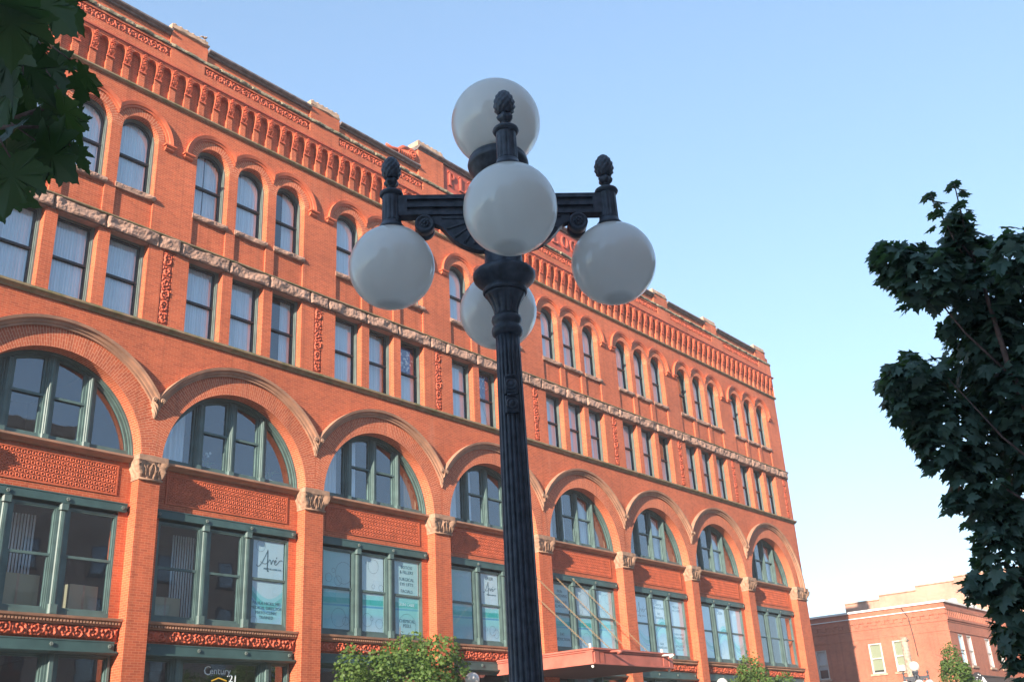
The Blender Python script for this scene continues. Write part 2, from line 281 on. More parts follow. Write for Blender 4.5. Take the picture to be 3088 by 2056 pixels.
    def mesh(s, name, mats):
        me = bpy.data.meshes.new(name); me.from_pydata(s.v, [], s.f)
        for mm in (mats if isinstance(mats, (list, tuple)) else [mats]): me.materials.append(mm)
        me.polygons.foreach_set('material_index', s.m); me.polygons.foreach_set('use_smooth', s.s)
        if s.uv:
            ul = me.uv_layers.new(name='uv')
            for fi, uvs in s.uv.items():
                ls = me.polygons[fi].loop_start
                for k, q in enumerate(uvs): ul.data[ls + k].uv = q
        me.update(); return me
    def build(s, name, mats, parent=None, loc=(0, 0, 0)): return put(name, s.mesh(name, mats), parent, loc)
def put(name, me, parent=None, loc=(0, 0, 0), rz=0.0):
    o = bpy.data.objects.new(name, me); COL.objects.link(o); o.location = loc; o.rotation_euler = (0, 0, rz)
    if parent: o.parent = parent
    return o
def tag(o, label=None, cat=None, group=None, kind=None):
    if label: o['label'] = label
    if cat: o['category'] = cat
    if group: o['group'] = group
    if kind: o['kind'] = kind
    return o
def thing(name, loc, label, cat, group=None, rz=0.0):
    o = bpy.data.objects.new(name, None); COL.objects.link(o); o.location = loc; o.rotation_euler = (0, 0, rz); o.empty_display_size = 0.3
    return tag(o, label, cat, group)
def copy_tree(o, parent=None):
    c = o.copy(); COL.objects.link(c); c.parent = parent
    for ch in list(o.children): copy_tree(ch, c)
    return c
def outline(a, b, z0, R=None, cx=None, zc=None, n=20):
    """open outline, bottom left -> up -> (arc) -> down to bottom right"""
    if R is None: return [(a, z0), (a, zc), (b, zc), (b, z0)]
    p = [(a, z0)]
    for k in range(n + 1):
        x = a + (b - a) * (0.5 - 0.5 * math.cos(PI * k / n)); p.append((x, zc + math.sqrt(max(0, R * R - (x - cx) ** 2))))
    return p + [(b, z0)]
def text_mesh(items, name, mats, depth=0.004, font_scale=1.0):
    """items: (string, x, z, size, material index, align); drawn in the xz plane facing -y, one mesh"""
    mb = MB()
    for st, x, z, size, mi, al in items:
        cu = bpy.data.curves.new('txt', 'FONT'); cu.body = st; cu.size = size; cu.align_x = al; cu.extrude = depth; cu.resolution_u = 2; cu.offset = -.012 * size if size < .25 else 0
        ob = bpy.data.objects.new('txt', cu); COL.objects.link(ob); dg = bpy.context.evaluated_depsgraph_get()
        me = ob.evaluated_get(dg).to_mesh(); i = len(mb.v)
        for v in me.vertices: mb.v.append((x + v.co.x, -v.co.z, z + v.co.y))
        for p in me.polygons: mb.f.append(tuple(i + k for k in p.vertices)); mb.m.append(mi); mb.s.append(False)
        ob.evaluated_get(dg).to_mesh_clear(); bpy.data.objects.remove(ob); bpy.data.curves.remove(cu)
    return mb

# ================================================================== GROUND
def G(x, y):
    t = min(1, max(0, (y + 21.5) / 15.0)); t = t * t * (3 - 2 * t); u = min(1, max(0, (x - 33) / 9)); u = u * u * (3 - 2 * u)
    return -0.42 * t * (1 - u) + 0.12 * u
def sheet(name, x0, x1, y0, y1, dz, m, nx, ny, edge=0.0):
    mb = MB(); mb.grid(nx, ny, lambda a, b: (x0 + a * (x1 - x0), y0 + b * (y1 - y0), G(x0 + a * (x1 - x0), y0 + b * (y1 - y0)) + dz), smooth=False)
    if edge:
        for yy in (y0, y1):
            for k in range(nx):
                xa, xb = x0 + k * (x1 - x0) / nx, x0 + (k + 1) * (x1 - x0) / nx
                mb.face([(xa, yy, G(xa, yy) + dz), (xb, yy, G(xb, yy) + dz), (xb, yy, G(xb, yy) + dz - edge), (xa, yy, G(xa, yy) + dz - edge)])
    return tag(mb.build(name, m), kind='structure')
sheet('ground', -150, 250, -130, 190, -0.35, M['concrete'], 130, 120)
sheet('road', -120, 160, -21.5, -5.6, -0.02, M['asphalt'], 140, 10)
sheet('near_pavement', -120, 160, -45.9, -21.5, 0.12, M['paleconcrete'], 140, 8, 0.5)
sheet('far_pavement', -120, 55, -5.6, 0.9, 0.12, M['concrete'], 90, 4, 0.5)
sheet('corner_pavement', 64, 160, -5.6, -1.9, 0.12, M['concrete'], 40, 2, 0.5)
sheet('side_street', 55, 64, -5.6, 120, -0.016, M['asphalt'], 6, 20)
mb = MB()
for k in range(40): mb.box(-100 + 6.5 * k, -97 + 6.5 * k, -13.6, -13.48, 0, 0.004)
for k in range(len(mb.v)): x, y, z = mb.v[k]; mb.v[k] = (x, y, z + G(x, y) - 0.012)
tag(mb.build('road_markings', M['paint']), kind='structure')

# ================================================================== THE BRICK BLOCK
XB = [-5.86, 0.10, 5.94, 11.90, 17.93, 24.03, 30.10, 36.11, 41.88, 48.0]
CX = [(XB[i] + XB[i + 1]) / 2 for i in range(9)]
XL, XR = -6.72, 48.86
BLK = thing('brick_block', (20, 0, -0.42), 'long five storey red brick block with rows of arched windows and carved bands', 'building')
def part(mb, name, mats, x=0, y=0, z=0, parent=None, label=None):
    o = mb.build(name, mats, parent or BLK)
    o.location = Vector((x, y, z)) - (BLK.location if parent is None else Vector((0, 0, 0)))
    if label: o['label'] = label
    return o
def bput(name, me, x=0, y=0, z=0, label=None):
    o = put(name, me, BLK, Vector((x, y, z)) - BLK.location)
    if label: o['label'] = label
    return o

# ---- wall
W = MB()
def rect(x0, x1, z0, z1, y, m=0):
    if x1 - x0 > 1e-5 and z1 - z0 > 1e-5: W.face([(x0, y, z0), (x1, y, z0), (x1, y, z1), (x0, y, z1)], m)
def ring(cx, zc, Ri, Ro, xl, xr, y, n=40, full=True):
    """flush radial brickwork, outer edge clipped to cx+xl .. cx+xr"""
    for k in range(n):
        t0, t1 = PI * k / n, PI * (k + 1) / n
        def ro(t):
            c = math.cos(t); lim = xr if c > 0 else -xl
            return min(Ro, lim / abs(c)) if abs(c) > 1e-6 else Ro
        p = []; uv = []
        for t, r in ((t0, Ri), (t1, Ri), (t1, ro(t1)), (t0, ro(t0))):
            p.append((cx + r * math.cos(t), y, zc + r * math.sin(t))); uv.append((r, t * Ri))
        W.face(p[::-1], 1, uv=uv[::-1])
def soffit(cx, zc, R, y0, y1, n=40, z0=None):
    for k in range(n):
        t0, t1 = PI * k / n, PI * (k + 1) / n
        W.face([(cx + R * math.cos(t), yy, zc + R * math.sin(t)) for t, yy in ((t0, y0), (t0, y1), (t1, y1), (t1, y0))], 1, uv=[(yy, t * R) for t, yy in ((t0, y0), (t0, y1), (t1, y1), (t1, y0))])
def top_fill(cx, zc, R, z1, y, n=24):
    for k in range(n):
        xa = -R * math.cos(PI * k / n); xb = -R * math.cos(PI * (k + 1) / n)
        W.face([(cx + xa, y, zc + math.sqrt(max(0, R * R - xa * xa))), (cx + xb, y, zc + math.sqrt(max(0, R * R - xb * xb))), (cx + xb, y, z1), (cx + xa, y, z1)])
def jambs(x, side, z0, z1, y0, y1):
    W.face([(x, y0, z0), (x, y1, z0), (x, y1, z1), (x, y0, z1)])
for i, c in enumerate(CX):
    xa = XL if i == 0 else XB[i]; xb = XR if i == 8 else XB[i + 1]
    # arch storey 10.03 - 14.10
    zc, R = 10.10, 2.62
    rect(xa, c - R, 10.03, 14.10, 0); rect(c + R, xb, 10.03, 14.10, 0); top_fill(c, zc, R, 14.10, 0, 40)
    ring(c, zc, R, 3.32, max(xa - c, -2.985), min(xb - c, 2.985), -0.004, 72); soffit(c, zc, R, -0.004, 0.62, 48)
    for sx in (-R, R): jambs(c + sx, 0, 9.9, zc, 0, 0.62)
    # fourth storey 14.20 - 16.90
    xs = [xa, c - 2.241, c - .984, c - .62, c + .62, c + .984, c + 2.241, xb]
    for k in range(0, 8, 2):
        x0_, x1_ = xs[k], xs[k + 1]
        if k == 0 and i > 0: x0_ += .18
        if k == 6 and i < 8: x1_ -= .18
        if k == 6 and i == 8: rect(48.43, x1_, 14.05, 16.90, 0); x1_ = 48.07
        rect(x0_, x1_, 14.05, 16.90, 0)
    for k in range(1, 7):
        jambs(xs[k], 0, 14.05, 16.90, 0, .62)
    # fifth storey 17.2 - 22.1
    wc = [c - 1.612, c, c + 1.612]; hw = .63
    xs = [xa, wc[0] - hw, wc[0] + hw, wc[1] - hw, wc[1] + hw, wc[2] - hw, wc[2] + hw, xb]
    for k in range(0, 8, 2): rect(xs[k], xs[k + 1], 17.15, 20.47, 0)
    rect(xa, wc[0] - hw, 20.47, 22.1, 0); rect(wc[2] + hw, xb, 20.47, 22.1, 0); rect(wc[0] + hw, wc[1] - hw, 20.47, 22.1, 0); rect(wc[1] + hw, wc[2] - hw, 20.47, 22.1, 0)
    for j, w in enumerate(wc):
        top_fill(w, 20.47, hw, 22.1, 0, 20); ring(w, 20.47, hw, .92, -.80, .80, -.004, 28); soffit(w, 20.47, hw, -.004, .55, 24)
        rect(w - hw, w + hw, 17.15, 18.32, .07)
        for sx in (-hw, hw): jambs(w + sx, 0, 17.15, 18.30, 0, .07); jambs(w + sx, 0, 18.3, 20.47, 0, .55)
    # recessed bay infill under the big arch
    for sx in (-1, 1):
        x0, x1 = sorted((c + sx * 2.32, c + sx * 2.70)); rect(x0, x1, 5.6, 8.65, .40); jambs(c + sx * 2.32, 0, 5.6, 8.65, .40, .75)
    rect(c - 2.7, c + 2.7, 8.75, 10.1, .38); rect(c - 2.7, c + 2.7, 5.08, 5.62, .36)
for x in XB[1:-1] + [48.25]:      # sunk panels for the carved pilasters
    rect(x - .18, x + .18, 14.05, 14.33, 0); rect(x - .18, x + .18, 16.79, 16.90, 0); rect(x - .18, x + .18, 14.33, 16.79, .05)
    for sx in (-.18, .18): jambs(x + sx, 0, 14.33, 16.79, 0, .05)
    for zz in (14.33, 16.79): W.face([(x - .18, 0, zz), (x + .18, 0, zz), (x + .18, .05, zz), (x - .18, .05, zz)])
# piers below the arches
px = [(XL, CX[0] - 2.62)] + [(CX[i] + 2.62, CX[i + 1] - 2.62) for i in range(8)] + [(CX[8] + 2.62, XR)]
for a, b in px: W.box(a, b, 0, .95, -0.45, 10.03)
# arcade zone, wall above it, parapet
rect(XL, XR, 22.05, 23.45, .10); rect(XL, XR, 23.40, 23.84, -.05); rect(XL, XR, 24.19, 24.36, -.05)
pe = [XL]
for c in CX: pe += [c + .04 - 2.30, c + .04 + 2.30]
pe += [XR]
for k in range(0, len(pe), 2): rect(pe[k], pe[k + 1], 23.84, 24.19, -.05)
for k in range(1, len(pe) - 1):
    jambs(pe[k], 0, 23.84, 24.19, -.05, .03)
rect(XL, XR, 23.84, 24.19, .03)
for zz in (23.84, 24.19): W.face([(XL, -.05, zz), (XR, -.05, zz), (XR, .03, zz), (XL, .03, zz)])
W.face([(XR, -.05, 22.05), (XR, 22, 22.05), (XR, 22, 24.36), (XR, -.05, 24.36)]); W.face([(XR, 0, -.45), (XR, 22, -.45), (XR, 22, 22.1), (XR, 0, 22.1)])
W.face([(XL, 0, -.45), (XL, 22, -.45), (XL, 22, 24.36), (XL, 0, 24.36)]); W.face([(XL, 22, -.45), (XR, 22, -.45), (XR, 22, 24.36), (XL, 22, 24.36)])
W.box(XL + .02, XR - .02, .06, .40, 24.30, 24.80)
W.box(17.9, 30.0, .08, .45, 24.3, 25.78)
part(W, 'brick_wall', [M['brick'], M['archbrick']])
mb = MB(); mb.box(XL + .05, XR - .05, .42, 21.98, 24.1, 24.28); part(mb, 'roof', M['coping'])
# rooms behind the glass
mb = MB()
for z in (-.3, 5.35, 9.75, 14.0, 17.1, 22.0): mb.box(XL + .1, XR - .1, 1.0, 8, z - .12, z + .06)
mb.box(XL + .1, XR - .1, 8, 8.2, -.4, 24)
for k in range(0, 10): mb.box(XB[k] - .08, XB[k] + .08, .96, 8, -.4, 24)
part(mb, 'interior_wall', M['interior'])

# ---- string courses
rnd = random.Random(4)
def rough_h(x, z, s=0): return noise.fractal(Vector((x * 2.0 + s, z * 3.0, s * 1.7)), 1.25, 2.1, 4)
def course(name, prof, m, x0=XL - .08, x1=XR + .05, label=None):
    mb = MB(); mb.sweepx(prof, x0, x1); return part(mb, name, m, label=label)
course('sill_course', [(.02, 14.06), (-.05, 14.06), (-.07, 14.10), (-.14, 14.15), (-.16, 14.17), (-.16, 14.235), (.30, 14.27), (.30, 14.06)], M['sill'])
course('string_course', [(.02, 17.20), (-.12, 17.20), (-.14, 17.22), (-.14, 17.255), (-.02, 17.32), (.02, 17.32)], M['sill'])
course('arcade_sill_course', [(.02, 22.02), (-.06, 22.02), (-.12, 22.07), (-.12, 22.12), (-.01, 22.19), (.13, 22.19), (.13, 22.02)], M['sill'])
course('arcade_moulding', [(-.04, 23.40), (-.12, 23.40), (-.13, 23.425), (-.17, 23.44), (-.17, 23.475), (-.06, 23.50), (-.04, 23.50)], M['panelred'])
def rough_course(name, z0, z1, y, amp, m, joints, x0, x1, top=None, label=None):
    mb = MB(); st = .04; nz = max(3, int((z1 - z0) / .045))
    edges = [x0] + joints + [x1]
    for a, b in zip(edges[:-1], edges[1:]):
        nx = max(3, int((b - a) / st)); s = rnd.uniform(0, 50)
        def fn(u, v):
            x = a + .008 + u * (b - a - .016); z = z0 + v * (z1 - z0)
            e = min(u * (b - a), (1 - u) * (b - a), v * (z1 - z0) + .035, (1 - v) * (z1 - z0) + .035); pil = min(1, e / .06) ** .6
            h = (.62 + .50 * rough_h(x, z, s) + .13 * noise.noise(Vector((x * 12, z * 12, s)))) * pil
            return (x, y - amp * max(0.05, h), z + .005 * noise.noise(Vector((x * 5, 3, s))))
        mb.grid(nx, nz, fn, smooth=False)
        mb.box(a + .008, b - .008, y, y + .3, z0, z1)
    return part(mb, name, m, label=label)
joints = []
for i, c in enumerate(CX): joints += [c - 2.62, c - .80, c + .80, c + 2.55]
rough_course('lintel_course', 16.81, 17.20, -.03, .15, M['rough'], joints, XL - .02, XR + .04, label='band of rock faced pinkish sandstone blocks over the flat windows')
rough_course('cornice_course', 24.28, 24.40, -.05, .11, M['moss'], [x + 1.3 * k for x in XB[:-1] for k in range(1, 5)][:], XL - .02, XR + .06, label='mossy rough stone band below the parapet')

# ---- big arch hoods, capitals, corbels
def hood_mesh(name, R0, R1, xl, xr, prof, zc, free_l=0, free_r=0, n=44, mats=None, y=0):
    """prof: (fraction from R1 to R0, y); each ring mitred at x = xl / xr"""
    mb = MB(); P = []
    for fr, yy in prof:
        r = R1 + (R0 - R1) * fr
        tr = math.acos(min(1, xr / r)) if not free_r else 0.0; tl = PI - math.acos(min(1, -xl / r)) if not free_l else PI
        P.append([(r * math.cos(tr + (tl - tr) * k / n), yy, zc + r * math.sin(tr + (tl - tr) * k / n)) for k in range(n + 1)])
    for j in range(len(P) - 1):
        for k in range(n): mb.face([P[j][k], P[j][k + 1], P[j + 1][k + 1], P[j + 1][k]], 0)
    mb.face([p[0] for p in P]); mb.face([p[-1] for p in P][::-1])
    return mb
bigprof = [(0, .01), (0, -.07), (.25, -.07), (.30, -.11), (.60, -.13), (.68, -.20), (1, -.22), (1, .01)]
for i, c in enumerate(CX):
    m_ = hood_mesh('h', 3.56, 3.31, (XL + .3 - c) if i == 0 else XB[i] - c, (XR - c) if i == 8 else XB[i + 1] - c, bigprof, 9.98, free_l=i == 0, free_r=i == 8)
    part(m_, 'hood_mould', M['stone'], c, 0, 0)
# carved corbel where two hoods meet
mb = MB()
def corb(u, v):
    th = PI * (u - .5) ; z = 11.34 + v * .56; r = (.025 + .155 * v ** .75) * (1 + .16 * math.sin(9 * th + 22 * v) * (1 if v < .9 else .3)); return (r * math.sin(th) * .95, -r * math.cos(th) * 1.05, z)
mb.grid(28, 22, corb)
for sx in (-1, 1):
    pts = [(sx * (.13 + .055 * math.cos(a)), -.20, 11.86 + .055 * math.sin(a)) for a in [k * PI / 6 for k in range(-3, 9)]]; mb.tube(pts, .026, 8); mb.sphere((sx * .13, -.21, 11.86), .028, 8, 6)
corbel_me = mb.mesh('hood_corbel', M['capstone'])
for x in XB[1:-1]: bput('hood_corbel', corbel_me, x, 0, 0)
# capitals
def capital(w, ends=False):
    mb = MB(); hw = w / 2
    mb.box(-hw - .13, hw + .13, -.15, .5, 10.03, 10.20, 0, .0)
    mb.box(-hw - .03, hw + .03, -.035, .5, 9.50, 9.555, 0)
    mb.tube([(-hw - .045, -.05, 9.53), (hw + .045, -.05, 9.53)], .028, 8)
    def bell(u, v):    # flared bell with leaves
        z = 9.55 + v * .48; fl = .02 + .12 * v ** 1.6; L = w + 1.0; s_ = u * L
        if s_ < .5: x, y, nx, ny = -hw, .5 - s_, -1, 0; t = s_
        elif s_ < .5 + w: x, y, nx, ny = -hw + s_ - .5, 0, 0, -1; t = s_
        else: x, y, nx, ny = hw, s_ - .5 - w, 1, 0; t = s_
        leaf = .5 + .5 * math.cos(2 * PI * t / .19); le2 = .5 + .5 * math.cos(2 * PI * t / .19 + PI)
        h = .045 * leaf * math.sin(PI * min(1, v / .62)) ** .7 * (v < .66) + .045 * le2 * math.sin(PI * max(0, min(1, (v - .3) / .65))) + .018 * noise.noise(Vector((t * 22, z * 22, 3.3)))
        cr = .05 if abs(t - .5) < .08 or abs(t - .5 - w) < .08 else 0
        f = fl + h + cr * v
        if abs(t - .5) < 1e-3: nx = -1
        return (x + nx * f + (-f if (s_ >= .5 and s_ < .56) else f if (s_ <= .5 + w and s_ > .44 + w and s_ >= .5) else 0) * (1 if ny else 0), y + ny * f, z)
    mb.grid(64, 18, bell)
    for sx in (-1, 1):
        cxx, zz = sx * (hw + .07), 9.965
        mb.tube([(cxx + .05 * (1 - a / 14) * math.cos(a * .62), -.15, zz + .05 * (1 - a / 14) * math.sin(a * .62)) for a in range(13)], .017, 6)
        mb.tube([(cxx - sx * .03, -.13, 9.99), (cxx - sx * .12, -.12, 9.93), (cxx - sx * .2, -.1, 9.78), (cxx - sx * .22, -.08, 9.62)], [.022, .02, .018, .012], 6)
    mb.tube([(-.07, -.11, 9.62), (-.09, -.13, 9.85), (-.03, -.15, 9.95), (.03, -.15, 9.95), (.09, -.13, 9.85), (.07, -.11, 9.62)], .016, 6)
    return mb
for a, b in px: part(capital(b - a), 'pier_capital', M['capstone'], (a + b) / 2, 0, 0)

# ---- small hoods of the fifth storey
sp = [(0, .01), (0, -.05), (.35, -.06), (.42, -.10), (1, -.13), (1, .01)]
hl = hood_mesh('h', 1.085, .90, -9, .806, sp, 20.47, free_l=1, n=22).mesh('hood_mould', M['terralight'])
hm = hood_mesh('h', 1.085, .90, -.806, .806, sp, 20.47, n=18).mesh('hood_mould', M['terralight'])
hr = hood_mesh('h', 1.085, .90, -.806, 9, sp, 20.47, free_r=1, n=22).mesh('hood_mould', M['terralight'])
mb = MB(); mb.box(-.20, .20, -.17, .01, 20.42, 20.47); mb.sweepx([(.01, 20.42), (-.155, 20.42), (-.10, 20.36), (-.10, 20.33), (-.05, 20.28), (.01, 20.27)], -.15, .15); cb_me = mb.mesh('hood_corbel', M['terralight'])
for c in CX:
    for w, me in ((-1.612, hl), (0, hm), (1.612, hr)): bput('hood_mould', me, c + w)
    for sx in (-1, 1): bput('hood_corbel', cb_me, c + sx * (1.612 + .99))

# ---- relief ornament
def relief(name, x0, x1, z0, z1, yb, depth, fn, res, m, frame=.03, fd=.015):
    mb = MB(); nx, nz = int((x1 - x0) / res), int((z1 - z0) / res)
    mb.grid(nx, nz, lambda u, v: (x0 + u * (x1 - x0), yb - depth * fn(u * (x1 - x0), v * (z1 - z0), x1 - x0, z1 - z0), z0 + v * (z1 - z0)), smooth=True)
    if frame:
        y1 = yb - depth - fd; f = frame
        mb.box(x0 - f, x1 + f, y1, yb + .02, z1, z1 + f); mb.box(x0 - f, x1 + f, y1, yb + .02, z0 - f, z0); mb.box(x0 - f, x0, y1, yb + .02, z0, z1); mb.box(x1, x1 + f, y1, yb + .02, z0, z1)
    return mb.mesh(name, m)
def scroll(x, z, Wd, H, vert=False):
    if vert: x, z, Wd, H = z, x, H, Wd
    P = H * 1.25; i = math.floor(x / P); dx = x - (i + .5) * P; dz = z - H / 2; fl = 1 if i % 2 else -1; r = math.hypot(dx, dz) / H; a = math.atan2(dz * fl, dx)
    s = .5 + .5 * math.cos(2 * a - r * 17 + i * 1.7); leaf = .5 + .5 * math.sin(5 * a + r * 20 + i)
    h = (s * .65 + leaf * .35 * (r > .15)) * (1 if r < .6 else .55)
    h += .45 * noise.noise(Vector((x * 17, z * 17, i * .7)))
    h = h * .85 + .22
    e = min(x, Wd - x, z, H - z) / (H * .08); return max(0, min(1.25, h)) * max(0, min(1, e))
P_TOP = relief('carved_panel', -2.27, 2.27, 23.865, 24.165, .025, .075, scroll, .018, M['terra'], .02, -.06)
P_VERT = relief('carved_pilaster', -.155, .155, 14.36, 16.76, 0.045, .075, lambda x, z, w, h: scroll(x, z, w, h, True), .018, M['terra'], .02, -.06)
P_FRZ = relief('foliage_frieze', -2.58, 2.58, 5.18, 5.49, .345, .11, scroll, .022, M['terra'], 0)
def lattice(x, z, Wd, H):
    x += 1e-6; z += 1e-6; p, q = .1476, .1285; j = math.floor(z / q); xo = x + (p / 2 if j % 2 else 0); dx = (xo % p) - p / 2; dz = (z % q) - q / 2; r = math.hypot(dx, dz)
    h = 1.0 if abs(r - .046) < .015 else (.0 if r < .031 else .15)
    if abs(dz) < .012 and r > .05: h = max(h, .7)
    e = min(x, Wd - x, z, H - z); return h if e > .01 else 0
P_LAT = relief('lattice_panel', -2.1402, 2.1402, 9.09, 9.861, .376, .026, lattice, .01476 / 1.2, M['terralight'], .05, .0)
for i, c in enumerate(CX):
    bput('carved_panel', P_TOP, c + .04); bput('foliage_frieze', P_FRZ, c); bput('lattice_panel', P_LAT, c)
for x in XB[1:-1] + [48.25]: bput('carved_pilaster', P_VERT, x)

# ---- small arcade under the parapet
mb = MB(); hwN, zs, ph = .17, 23.16, .558 / 2
y0, y1 = -.10, .095
pts = [(-ph, 23.05), (-ph, 23.42), (ph, 23.42), (ph, 23.05), (hwN, 23.05), (hwN, zs)] + [(hwN * math.cos(PI * k / 10), zs + hwN * math.sin(PI * k / 10)) for k in range(1, 10)] + [(-hwN, zs), (-hwN, 23.05)]
n = len(pts)
arc = [(hwN * math.cos(PI * k / 10), zs + hwN * math.sin(PI * k / 10)) for k in range(11)]
for k in range(10):
    a, b = arc[k], arc[k + 1]; mb.face([(a[0], y0, a[1]), (b[0], y0, b[1]), (b[0], y0, 23.42), (a[0], y0, 23.42)][::-1]); mb.face([(a[0], y0, a[1]), (a[0], y1, a[1]), (b[0], y1, b[1]), (b[0], y0, b[1])])
for sx in (-1, 1):
    x0, x1 = sorted((sx * hwN, sx * ph)); mb.face([(x0, y0, 23.05), (x1, y0, 23.05), (x1, y0, 23.42), (x0, y0, 23.42)])
    mb.face([(sx * hwN, y0, 23.05), (sx * hwN, y1, 23.05), (sx * hwN, y1, zs), (sx * hwN, y0, zs)]); mb.face([(x0, y0, 23.05), (x1, y0, 23.05), (x1, y1, 23.05), (x0, y1, 23.05)])
mb.box(-hwN * .9, hwN * .9, y0 - .02, y0, 23.375, 23.40)
arch_me = mb.mesh('blind_arch', M['terralight'])
mb = MB()
mb.box(-.105, .105, 0, .11, 22.15, 23.1, 1)
mb.grid(8, 26, lambda u, v: ((u - .5) * .21, -(.02 + .10 * (v ** .6)) - .028 * (noise.noise(Vector((u * 4.1, v * 11, 1.3))) + .5 * math.cos(v * 40) * math.cos((u - .5) * 9)), 22.76 + v * .33), smooth=False)
for sx in (-1, 1): mb.face([(sx * .105, 0, 22.76), (sx * .105, -.03, 22.76), (sx * .105, -.11, 23.02), (sx * .105, -.12, 23.09), (sx * .105, 0, 23.09)])
mb.box(-.125, .125, -.055, .0, 22.70, 22.76)
for dz in (0, .07, .14, .21): mb.box(-.035, .035, -.155, -.10, 23.12 + dz, 23.155 + dz)
for dx in (-.07, .07): mb.box(dx - .022, dx + .022, -.14, -.10, 23.19, 23.30)
brk_me = mb.mesh('arcade_bracket', [M['terra'], M['brick']])
k0 = math.ceil((XL + .3 - 3.06) / .558); x = 3.06 + .558 * k0
while x < XR - .1:
    bput('blind_arch', arch_me, x)
    if x + ph < XR - .05: bput('arcade_bracket', brk_me, x + ph)
    x += .558

# ---- parapet: coping, pier caps, name panel
def coping(x0, x1, z, name='coping'):
    mb = MB(); mb.sweepx([(.06, z + .02), (-.03, z + .02), (-.05, z + .06), (-.11, z + .08), (-.16, z + .12), (-.16, z + .18), (.5, z + .22), (.5, z + .02)], x0, x1); part(mb, name, M['coping'])
piers = [0.1, 6.03, 11.98, 17.78, 30.02, 35.85, 41.35, 47.65]
lo = [XL] + [p for p in piers] + [XR]
for k in range(len(lo) - 1):
    a = lo[k] + (.72 if k else 0); b = lo[k + 1] - (.72 if k < len(lo) - 2 else -.0)
    if lo[k] == 17.78: coping(17.0, 30.8, 25.74, 'coping'); continue
    if b - a > .5: coping(a, b, 24.74)
for p in piers:
    tall = p in (17.78, 30.02); z = 25.72 if tall else 25.00; hw = .76 if tall else .70
    mb = MB(); mb.box(p - hw, p + hw, -.045, .55, 24.31, z); part(mb, 'parapet_pier', M['brick'])
    mb = MB(); zz = z + (.22 if tall else 0)
    def capf(u, v): return (p - hw - .02 + u * (2 * hw + .04), -.06 - .07 * (.6 + rough_h(p + u, v * .2, p)) * math.sin(PI * v), zz + .0 + v * .09)
    mb.grid(24, 3, capf, 0, False); mb.box(p - hw - .02, p + hw + .02, -.06, .6, zz, zz + .09)
    mb.box(p - hw, p + hw, -.03, .57, zz + .09, zz + .26)
    for k in range(6):
        xx = p - hw + .12 + k * (2 * hw - .24) / 5; i0 = len(mb.v)
        mb.lathe([(.085, 0), (.085, .03), (.07, .06), (.03, .075)], 12, (0, 0, 0)); mb.xform(Matrix.Translation((xx, .05, zz + .25)), i0); i0 = len(mb.v); mb.lathe([(.085, 0), (.085, .03), (.07, .06), (.03, .075)], 12, (0, 0, 0)); mb.xform(Matrix.Translation((xx, .48, zz + .25)), i0)
    part(mb, 'pier_cap', M['palestone'])
mb = MB(); mb.box(18.52, 29.28, .04, .078, 24.42, 25.72); part(mb, 'name_panel', M['panelred'])
# raised serif letters
def strokes(ch):
    s_ = []
    def bar(x0, z0, x1, z1, w=.09): 
        dx, dz = x1 - x0, z1 - z0; L = math.hypot(dx, dz); nx_, nz_ = -dz / L * w / 2, dx / L * w / 2; s_.append([(x0 + nx_, z0 + nz_), (x0 - nx_, z0 - nz_), (x1 - nx_, z1 - nz_), (x1 + nx_, z1 + nz_)])
    def arcs(cx_, cz_, rx, rz, a0, a1, w=.08, n=14):
        for k in range(n):
            t0, t1 = math.radians(a0 + (a1 - a0) * k / n), math.radians(a0 + (a1 - a0) * (k + 1) / n)
            s_.append([(cx_ + (rx + d) * math.cos(t), cz_ + (rz + d) * math.sin(t)) for t, d in ((t0, w / 2), (t0, -w / 2), (t1, -w / 2), (t1, w / 2))])
    def serif(x, z, w=.22): bar(x - w / 2, z, x + w / 2, z, .045)
    H = .70
    if ch in 'PLHKTB':
        xs_ = .20 if ch == 'T' else .08
        bar(xs_, 0, xs_, H); serif(xs_, .02); serif(xs_, H - .02)
    if ch == 'P': arcs(.14, .52, .19, .155, -90, 90); 
    if ch == 'B': arcs(.14, .53, .16, .14, -90, 90); arcs(.14, .19, .20, .17, -90, 90)
    if ch == 'L': bar(.08, .03, .42, .03, .06); bar(.42, 0, .42, .16, .04)
    if ch == 'Y': bar(.24, 0, .24, .34); bar(.24, .32, .04, .70); bar(.24, .32, .44, .70, .06); serif(.24, .02); serif(.04, .68, .18); serif(.44, .68, .18)
    if ch == 'M': bar(.04, 0, .08, .7, .06); bar(.08, .7, .27, .05); bar(.27, .05, .46, .7, .06); bar(.46, .7, .50, 0); serif(.04, .02, .18); serif(.50, .02, .18)
    if ch == 'O': arcs(.27, .35, .23, .31, 0, 360, n=26)
    if ch == 'U': bar(.08, .25, .08, .7); bar(.42, .25, .42, .7, .06); arcs(.25, .25, .17, .21, 180, 360); serif(.08, .68, .2); serif(.42, .68, .2)
    if ch == 'T': bar(-.02, .67, .42, .67, .06); bar(-.02, .70, -.02, .56, .04); bar(.42, .70, .42, .56, .04)
    if ch == 'H': bar(.44, 0, .44, H); serif(.44, .02); serif(.44, H - .02); bar(.08, .36, .44, .36, .06)
    if ch == 'C': arcs(.27, .35, .23, .31, 45, 315, n=22); bar(.43, .50, .43, .68, .05)
    if ch == 'K': bar(.10, .33, .42, .70, .06); bar(.20, .42, .46, 0); serif(.44, .68, .16); serif(.46, .02, .18)
    return s_
mb = MB(); x = 19.0
xpos = [18.95, 19.62, 20.25, 20.92, 21.66, 22.38, 23.02, 23.62, 24.9, 25.55, 26.18 + .02, 26.95, 27.65, 28.38]
